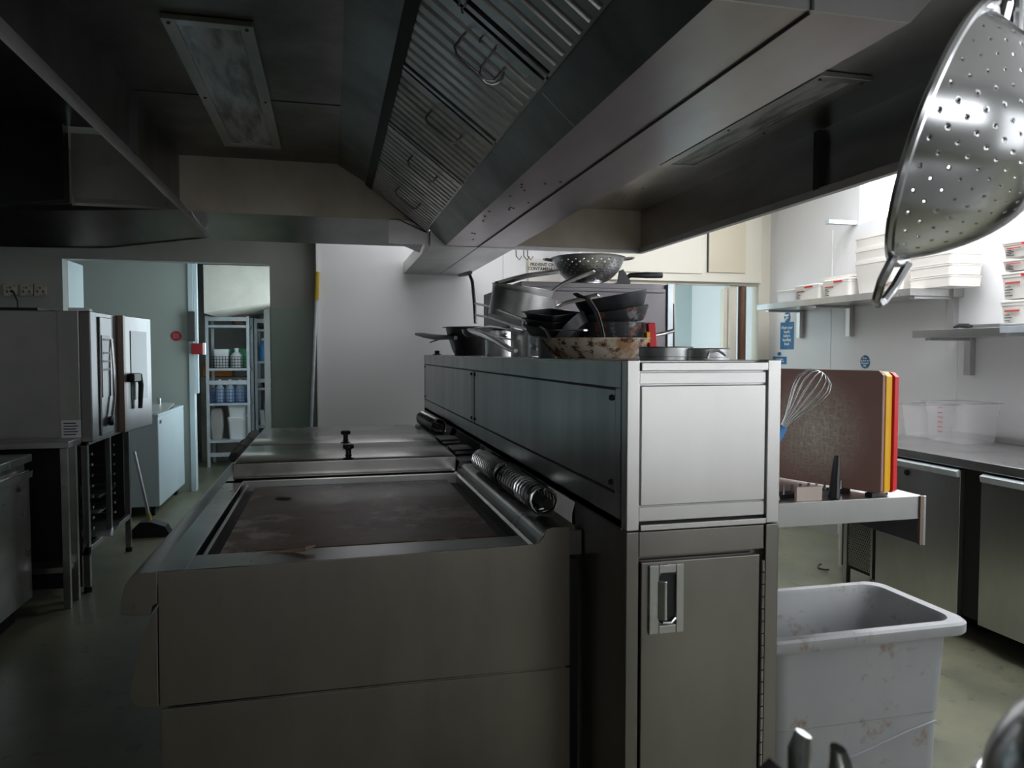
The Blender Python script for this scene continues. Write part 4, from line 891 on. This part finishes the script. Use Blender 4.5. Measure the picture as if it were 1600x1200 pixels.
# ------------------------------------------------------------------ left side: combi oven, stand, table, freezer
ov = thing('combi_oven', 'stainless combi oven standing on its rack stand at the left', 'oven', (-1.8, 5.2, .9))
OX = -1.33; oy0, oy1 = 4.72, 5.72; mo = mat('oven_side_steel', (.52, .51, .51), .38, .7, (.42, .41, .42), 2, rv=.06); ms2 = steel('oven_front_steel', .34, .36, .26, ns=2)
MB().box(-2.25, OX-.06, oy0+.01, oy1, .905, 1.655).build('casing', mo, ov, .006)
MB().box(OX-.17, OX-.062, oy0, oy0+.01, .9, 1.655).build('side_trim', M['steel'], ov, .003)
MB().box(OX-.06, OX, oy0+.0, 5.24, .9, 1.655).build('control_column', ms2, ov, .006)
cp = MB().box(OX, OX+.012, 4.86, 5.10, .92, 1.63).build('control_panel', ms2, ov, .006)
MB().box(OX+.012, OX+.016, 4.88, 5.05, 1.15, 1.52).build('display', M['glass'], cp)
g = MB()
for k, z in enumerate((1.50, 1.42, 1.37, 1.32)): g.box(OX+.016, OX+.018, 4.90, 5.03, z-.012, z)
g.build('display_text', mat('pale_display', (.3, .36, .38), .5), cp)
MB().tube([(OX+.02, 5.07, 1.5), (OX+.03, 5.07, 1.3), (OX+.03, 5.06, 1.14), (OX+.03, 5.0, 1.02)], .01, 8).build('hose_rail', M['chrome'], cp)
MB().lathe([(.028, 0), (.03, .02), (.022, .03)], (OX+.018, 4.98, 1.0), 18, Euler((0, PI/2, 0)).to_matrix()).build('control_dial', M['black'], cp)
dr = MB().box(-.02, .03, 0, .52, .90, 1.655, (0, 0, -.10), (0, 0, 1)).build('door', ms2, ov, .006)
dr.location = Vector((OX+.01, 5.26, 0)) - REF[ov.name]; REF[dr.name] = Vector((0, 0, 0))
for v_ in dr.data.vertices: v_.co += REF[ov.name]
def dbox(nm, m, *a, bev=0.0):
    return MB().box(*a, (0, 0, -.10), (0, 0, 1)).build(nm, m, dr, bev)
dbox('door_window', M['door_glass'], .03, .034, .12, .42, 1.10, 1.56)
dbox('door_frame', mat('bronze_edge', (.3, .24, .2), .4, .8), -.021, .031, -.004, .03, .90, 1.655)
dbox('handle_hub', M['black'], .034, .07, .06, .20, 1.22, 1.28, bev=.01)
MB().tube([(.075, .19, 1.27), (.08, .21, 1.2), (.075, .20, 1.04)], [.018, .017, .014], 8).build('handle', M['black'], dr)
MB().box(OX-.16, OX-.06, oy0-.003, oy0, .93, 1.03).build('rating_label', M['sign_white'], ov)
g = MB()
for k in range(5): g.box(OX-.15, OX-.085+.01*(k % 2), oy0-.005, oy0-.003, .945+k*.016, .951+k*.016)
g.build('label_print', M['ink'], ov)
MB().box(-2.2, OX-.3, oy0+.1, oy1-.1, 1.655, 1.675).build('top_vent', M['blackmetal'], ov)
a = at(135, 480, Y=5.3); tag(MB().box(a.x-.1, a.x+.02, 5.22, 5.42, 1.657, 1.70, (0, 0, .2)).build('plastic_tub_lid', M['white_clean'], None, .006), 'small white box on top of the combi oven', 'box')
# stand
st = thing('oven_stand', 'open steel rack stand with tray runners under the combi oven', 'stand', (-1.8, 5.25, 0))
sx0, sx1, sy0, sy1 = -2.15, -1.385, 4.80, 5.76
for x in (sx0, sx1-.035):
    for y in (sy0, sy1-.035):
        MB().box(x, x+.035, y, y+.035, .03, .9).build('leg', M['steel_hood'], st, .002)
        MB().cyl((x+.017, y+.017, 0), (x+.017, y+.017, .03), .022, seg=12).build('foot', M['blackmetal'], st)
g = MB().box(sx0, sx1, sy0, sy1, .87, .898).box(sx0, sx1, sy0, sy0+.03, .22, .25).box(sx1-.03, sx1, sy0, sy1, .24, .27).box(sx1-.03, sx1, 5.26, 5.29, .27, .87)
g.build('frame', M['steel_hood'], st, .002)
MB().box(sx0, sx1-.04, sy0+.04, sy1-.04, .24, .25).build('bottom_shelf', M['steel_hood'], st)
MB().box(sx0+.04, sx0+.05, sy0+.04, sy1-.04, .25, .87).build('back_panel', M['blackmetal'], st)
MB().box(sx0+.05, sx1-.04, sy0-.012, sy0-.004, .04, .868).build('side_panel', M['blackmetal'], st)
MB().box(sx0+.05, sx1-.04, sy1-.03, sy1-.02, .25, .868).build('side_panel', M['blackmetal'], st)
for y in (4.98, 5.45):
    g = MB()
    for k in range(8): g.box(sx0+.1, sx1-.03, y, y+.012, .34+k*.065, .344+k*.065).box(sx1-.034, sx1-.026, y-.008, y+.02, .335+k*.065, .35+k*.065)
    g.build('tray_runner', M['chrome'], st)
for i, (y, z) in enumerate(((5.32, .36), (5.33, .46))):
    tag(MB().rbox(-1.75, y+.18, [(.27, .16, z), (.30, .18, z+.03), (.29, .17, z+.03), (.26, .15, z+.004)], .02).build('oven_tray', M['steel_hood']), ['lower', 'upper'][i] + ' steel tray sliding in the far side of the oven stand', 'tray', 'trays in the oven stand')
tag(MB().box(-1.62, -1.36, 5.05, 5.5, .272, .277, (0, .05, .15)).build('steel_sheet', M['steel'], None), 'bright bent steel sheet on the bottom rail of the oven stand', 'tray')
# table in front of oven
tb = thing('prep_table', 'stainless prep table in front of the combi oven', 'table', (-1.95, 4.62, 0))
MB().box(-2.8, -1.39, 4.5, 4.71, .895, .93).build('table_top', M['steel'], tb, .003)
for x in (-2.78, -1.44):
    for y in (4.52, 4.66): MB().box(x, x+.035, y, y+.03, 0, .895).build('leg', M['steel_hood'], tb, .002)
MB().box(-2.77, -1.42, 4.53, 4.68, .2, .23).build('undershelf', M['steel_hood'], tb)
# under-counter fridge
uf = thing('undercounter_fridge', 'stainless under-counter fridge at the left edge of the photo', 'fridge', (-2.1, 4.1, 0))
ux = -1.54
MB().box(-2.6, ux, 3.6, 4.42, .84, .88).build('worktop', M['steel_top'], uf, .003)
MB().box(-2.58, ux-.03, 3.62, 4.40, .1, .838).build('body', M['steel_hood'], uf, .003)
d = MB().box(ux-.029, ux-.005, 3.63, 4.39, .12, .80).build('door', M['steel_hood'], uf, .003)
MB().prism([(ux-.005, .79), (ux+.02, .80), (ux+.015, .765), (ux-.005, .76)], 'y', 3.65, 4.37).build('handle', M['steel'], d)
MB().cyl((ux-.006, 4.25, .72), (ux+.002, 4.25, .72), .012, seg=14).build('lock', M['ink'], d)
MB().box(-2.55, ux-.08, 3.66, 4.36, 0, .1).build('plinth', M['blackmetal'], uf)
# chest freezer
fz_ = thing('chest_freezer', 'white chest freezer on castors in the back opening, lid lying askew', 'freezer', (-1.75, 7.45, 0))
fx = -1.43
MB().box(-2.05, fx, 6.88, 8.02, .09, .86).build('cabinet', M['enamel'], fz_, .01)
f2 = MB().box(-2.05, fx, 6.88, 6.91, .86, .885).box(-2.05, fx, 7.99, 8.02, .86, .885).box(-2.05, -2.02, 6.91, 7.99, .86, .885).box(fx-.03, fx, 6.91, 7.99, .86, .885)
f2.build('top_rim', M['enamel'], fz_, .003)
MB().box(-2.0, fx-.04, 6.92, 7.98, .861, .866).build('dark_interior', M['blackmetal'], fz_)
ld = MB().box(-2.0, fx-.05, 7.15, 7.95, .885, .90, (.07, .05, .06)).build('lid', M['wall_grey'], fz_, .003)
MB().cyl((-1.62, 7.85, .91), (-1.62, 7.85, .97), .02, seg=12).build('lid_catch', M['chrome'], ld)
MB().box(fx, fx+.002, 6.93, 7.0, .80, .83).build('badge', M['ink'], fz_)
for x in (-1.98, -1.5):
    for y in (6.98, 7.92): MB().cyl((x-.015, y, .04), (x+.015, y, .04), .04).box(x-.02, x+.02, y-.02, y+.02, .05, .09).build('castor', M['black'], fz_)
# broom
a = at(222, 818, Z=.12)
bm_ = thing('broom', 'small broom with a black head leaning by the freezer', 'broom', (a.x, a.y-.1, 0))
b0 = Vector((-1.36, 6.2, .1)); b1 = Vector((-1.52, 6.45, .62))
MB().tube([b0, b1], [.014, .012], 10).build('handle', M['steel'], bm_)
MB().tube([b0, b0+(b1-b0)*.12], .018, 10).build('collar', mat('yellow_collar', (.4, .28, .05), .5), bm_)
MB().prism([(-1.50, .0), (-1.20, .0), (-1.24, .08), (-1.34, .12), (-1.42, .12), (-1.48, .06)], 'y', 6.12, 6.24).build('head', M['black'], bm_)
# sockets
for i, (px0, px1) in enumerate(((7, 29), (33, 53), (55, 74))):
    a, c = at(px0, 444, Y=6.5), at(px1, 463, Y=6.5)
    t = thing('wall_socket', ['leftmost socket, with a black plug in it', 'middle grimy wall socket', 'right-hand grimy wall socket'][i] + ' on the back wall above the oven', 'socket', ((a.x+c.x)/2, 6.49, c.z))
    MB().box(a.x, c.x, 6.475, 6.499, c.z, a.z).build('face_plate', mat('grimy_white', (.45, .42, .36), .5, 0, (.15, .13, .1), 30, thr=(.5, .7)), t, .003)
    m_ = (a.x+c.x)/2; g = MB()
    for dx in (-.02, .02): g.box(m_+dx-.006, m_+dx+.006, 6.472, 6.475, (a.z+c.z)/2-.02, (a.z+c.z)/2-.004)
    g.box(m_-.005, m_+.005, 6.472, 6.475, (a.z+c.z)/2+.01, (a.z+c.z)/2+.026).build('pin_hole', M['ink'], t)
a = at(18, 455, Y=6.46)
tag(MB().tube([a, a+Vector((.02, -.02, -.01)), a+Vector((.05, -.03, -.08)), at(28, 483, Y=6.43)+Vector((0, 0, -.1))], [.012, .006, .005, .005], 8).build('power_cable', M['black']), 'black cable hanging from the leftmost socket', 'cable')
# mop pole
a, c = at(486, 668, Y=6.3), at(496, 425, Y=6.32); d = (c-a); base = a + d*(-a.z/d.z)
mpp = thing('mop_handle', 'long pale mop handle with a yellow grip leaning in the wall corner', 'mop handle', base)
g0 = a + d*(.82); MB().tube([base, g0], .014, 10).build('pole', M['galv'], mpp)
MB().tube([g0, c], .019, 10).build('grip', mat('yellow_grip', (.5, .36, .03), .5), mpp)
# round red sticker on the partition
a, c = at(267, 518, Y=8.1), at(284, 532, Y=8.1); cx, cz, r = (a.x+c.x)/2, (a.z+c.z)/2, (c.x-a.x)/2
t = thing('wall_sticker', 'round red notice on the pale partition wall', 'sign', (cx, 8.1, cz-r))
MB().cyl((cx, 8.099, cz), (cx, 8.095, cz), r, seg=32).build('disc', M['sign_red'], t)
g = MB()
for k in range(4): g.box(cx-r*.6, cx+r*.6, 8.093, 8.095, cz+r*(.35-.25*k), cz+r*(.42-.25*k))
g.build('printed_lines', mat('faded_print', (.6, .35, .35), .6), t)
# red call point and dark switch on partition edge
a = at(310, 545, Y=8.06); t = thing('fire_call_point', 'small red box on the end of the partition wall', 'alarm', (a.x, 8.06, a.z-.06))
MB().box(a.x-.06, a.x+.045, 8.02, 8.079, a.z-.055, a.z+.055).build('case', mat('dull_red_case', (.28, .02, .025), .5), t, .004)
MB().box(a.x+.045, a.x+.07, 8.03, 8.079, a.z-.06, a.z+.06).build('side_cover', M['sign_white'], t, .004)
a = at(300, 510, Y=8.06); tag(MB().box(a.x-.035, a.x+.03, 8.03, 8.079, a.z-.15, a.z+.15).build('switch_box', M['rubber'], None, .003), 'dark vertical switch box above the red alarm box', 'switch')

# ------------------------------------------------------------------ shelving in the back room
def rack(x0, x1, y0, y1, levels, h, label, post=.035, dm=M['galv']):
    t = thing('shelving_rack', label, 'shelving', ((x0+x1)/2, (y0+y1)/2, 0))
    for x in (x0, x1-post):
        for y in (y0, y1-post):
            p = MB().box(x, x+post, y, y+post*.8, 0, h).build('post', dm, t, .002)
    for z in levels: MB().box(x0+.01, x1-.01, y0+.01, y1-.01, z-.03, z).build('shelf', dm, t, .002)
    for z in (h-.06, 1.02, .13): MB().box(x0+post, x1-post, y0-.004, y0+.01, z, z+.05).build('cross_bar', dm, t)
    return t
lv = [.33, .79, 1.22, 1.75]
rack(-1.47, -.96, 9.7, 10.2, lv, 1.86, 'bright galvanised shelving rack seen through the back opening')
rack(-.95, -.34, 10.22, 10.7, [.45, .95, 1.30, 1.72], 1.86, 'second shelving rack further right in the back room')
tag(MB().prism([(-.78, 0), (-.71, 0), (-.71, 2.0), (-.78, 2.0)], 'y', 9.62, 9.66).build('angle_post', M['wall_grey'], None, .002), 'grey upright post at the right jamb of the back opening', 'post')
def basket(x0, x1, y0, y1, z, h, m, label):
    t = thing('basket', label, 'basket', ((x0+x1)/2, (y0+y1)/2, z)); g = MB()
    n = 12
    for k in range(n+1):
        x = x0+(x1-x0)*k/n; g.box(x-.003, x+.003, y0, y0+.005, z, z+h).box(x-.003, x+.003, y1-.005, y1, z, z+h)
    for k in range(5): zz = z+h*k/4; g.box(x0, x1, y0, y0+.006, zz-.003, zz+.003).box(x0, x1, y1-.006, y1, zz-.003, zz+.003).box(x0, x0+.006, y0, y1, zz-.003, zz+.003).box(x1-.006, x1, y0, y1, zz-.003, zz+.003)
    g.box(x0, x1, y0, y1, z, z+.004); g.build('lattice', m, t)
basket(-1.42, -.995, 9.73, 10.1, 1.222, .14, M['blackmetal'], 'black wire basket on the upper shelf of the rack')
basket(-1.42, -.995, 9.73, 10.1, .792, .17, mat('blue_crate', (.03, .1, .3), .5), 'blue plastic crate on the middle shelf of the rack')
def bottle(x, y, z, r, h, m, label, cat='bottle', name='bottle', group=None):
    t = thing(name, label, cat, (x, y, z), group=group)
    MB().lathe([(.001, 0), (r, 0), (r, h*.62), (r*.5, h*.78), (r*.35, h*.8), (r*.35, h*.9)], (x, y, z), 18).build('body', m, t)
    MB().lathe([(r*.4, h*.9), (r*.4, h), (r*.3, h)], (x, y, z), 14).build('cap', M['sign_white'], t)
def bucket(x, y, z, hx, hy, h, m, label, name='bucket'):
    t = thing(name, label, 'bucket', (x, y, z))
    MB().rbox(x, y, [(hx*.85, hy*.85, z), (hx*.97, hy*.97, z+h*.8), (hx, hy, z+h*.82), (hx, hy, z+h*.9)], .03).build('body', m, t)
    MB().rbox(x, y, [(hx*1.03, hy*1.03, z+h*.9), (hx*1.03, hy*1.03, z+h*.97), (hx*.9, hy*.9, z+h)], .03).build('lid', m, t)
wc = M['white_clean']
bucket(-1.31, 9.88, 1.228, .09, .09, .23, wc, 'white round tub in the black wire basket', 'tub')
bottle(-1.13, 9.86, 1.228, .07, .24, wc, 'white plastic jug in the black wire basket', 'jug', 'jug')
tag(MB().rbox(-1.12, 10.0, [(.12, .05, 1.228), (.14, .05, 1.42), (.12, .04, 1.46)], .02).build('green_pack', M['green']), 'green plastic pack behind the white jug on the rack', 'bag')
for i, x in enumerate((-1.34, -1.22, -1.10)):
    bottle(x, 9.9, .798, .05, .28, mat('bottle_tint', (.45, .55, .65), .3), ['left', 'middle', 'right-hand'][i] + ' pale blue bottle in the blue crate', group='bottles in the blue crate')
tag(MB().lathe([(.1, 0), (.1, .02), (.02, .18), (.012, .26), (.008, .26)], (-1.27, 10.08, .98), 20).build('funnel', wc), 'white funnel standing above the blue crate', 'funnel')
MB_f = bpy.data.objects['funnel']; MB_f.location.z = .797
bucket(-1.12, 9.88, .332, .12, .1, .28, wc, 'lower white square bucket on the bottom shelf of the rack')
bucket(-1.12, 9.88, .613, .12, .1, .15, wc, 'white square bucket stacked on the lower one')
bucket(-.82, 10.4, .451, .1, .09, .2, wc, 'small white bucket on the second rack behind')
tag(MB().rbox(-1.38, 9.95, [(.06, .12, .332), (.08, .13, .5), (.07, .12, .68), (.05, .1, .72)], .03).build('sack', mat('grey_sack', (.35, .34, .32), .8)), 'pale sack slumped at the left of the bottom shelf', 'sack')
tag(MB().box(-1.60, -1.24, 10.3, 10.55, 1.10, 1.28).build('orange_box', M['orange'], None, .004), 'orange cardboard box on the steel cabinet behind the rack', 'box')
tag(MB().box(-1.62, -1.0, 10.25, 10.65, 0, 1.095).build('steel_cupboard', M['steel_hood'], None, .004), 'dark steel cupboard left of the bright rack', 'cupboard')
for i, (x, z) in enumerate(((-.86, 1.302), (-.74, 1.302), (-.62, 1.302))):
    bottle(x, 10.4, z, .05, .3, [M['blue'], M['glass'], wc][i], ['blue spray bottle', 'dark glass bottle', 'white bottle'][i] + ' on the upper shelf of the second rack')
tag(MB().rbox(-.66, 10.45, [(.2, .15, .952), (.22, .16, 1.02), (.12, .1, 1.1)], .05).build('black_bag', M['black']), 'crumpled black bag on the second rack', 'bag')
tag(MB().rbox(-.62, 10.45, [(.22, .15, .452), (.24, .17, .75), (.2, .15, .78)], .04).build('grey_crate', M['grey_plastic']), 'large grey tub on the lowest shelf of the second rack', 'tub')
tag(MB().cyl((-.9, 10.45, 1.84), (-.38, 10.45, 1.84), .11, seg=20).build('metal_drum', M['steel_hood']), 'dark metal drum lying on top of the second rack', 'drum')
tag(MB().lathe([(.06, 0), (.08, .1), (.07, .16), (.03, .18)], (-1.12, 9.95, 1.752), 18).build('clay_pot', mat('terracotta', (.3, .16, .1), .7)), 'brown pot on the top shelf of the bright rack', 'pot')

# ------------------------------------------------------------------ near worktop with pot and tool (bottom right corner)
nw = thing('near_worktop', 'steel worktop below the camera, just outside the bottom of the photo', 'worktop', (.7, .2, 0))
MB().box(.1, 1.2, -.3, .5, .86, .9).build('table_top', M['steel'], nw, .003)
for x in (.12, 1.14):
    for y in (-.28, .44): MB().box(x, x+.04, y, y+.04, 0, .86).build('leg', M['steel'], nw, .002)
v = at(1795, 1290, Y=.26)
t = thing('mixing_bowl', 'shiny steel bowl turned upside down, blurred at the bottom right corner', 'bowl', (v.x, .26, .9))
R_ = .068; z0 = v.z
MB().lathe([(R_*math.cos(a), z0-.9+R_*math.sin(a)) for a in [k*PI/2/12 for k in range(12)]] + [(.002, z0-.9+R_)], (v.x, .26, .9), 56).build('bowl_body', M['chrome'], t, angle=60)
MB().lathe([(R_*.9, 0), (R_*.9, z0-.9-.002), (.001, z0-.9-.002)], (v.x, .26, .9), 40).build('storage_pot', M['steel'], t)
MB().tube([(v.x+R_*1.02*math.cos(2*PI*k/48), .26+R_*1.02*math.sin(2*PI*k/48), z0) for k in range(48)], .004, 8, closed=True, up=(0, 0, 1)).build('rolled_rim', M['chrome'], t)
v = at(1240, 1172, Y=.34)
t = thing('tongs', 'blurred metal tongs standing in a jug at the bottom edge', 'tongs', (v.x, .34, .9))
MB().lathe([(.001, 0), (.03, 0), (.035, .1), (.035, .17), (.033, .17), (.03, .003), (.001, .003)], (v.x, .34, .9), 24).build('jug', M['steel'], t)
tp = v.z
for i, (dx, dy, hh2) in enumerate(((-.012, 0, -.006), (.004, .004, .006), (.017, -.004, 0))):
    MB().tube([(v.x+dx*.4, .34+dy, .95), (v.x+dx, .34+dy, tp-.05), (v.x+dx*1.6, .34+dy, tp-.01+hh2), (v.x+dx*1.2+.004, .34+dy, tp+hh2)], [.004, .005, .009, .006], 8, flat=.5).build('arm', [M['rubber'], M['chrome'], M['chrome']][i], t)
bpy.context.view_layer.update()
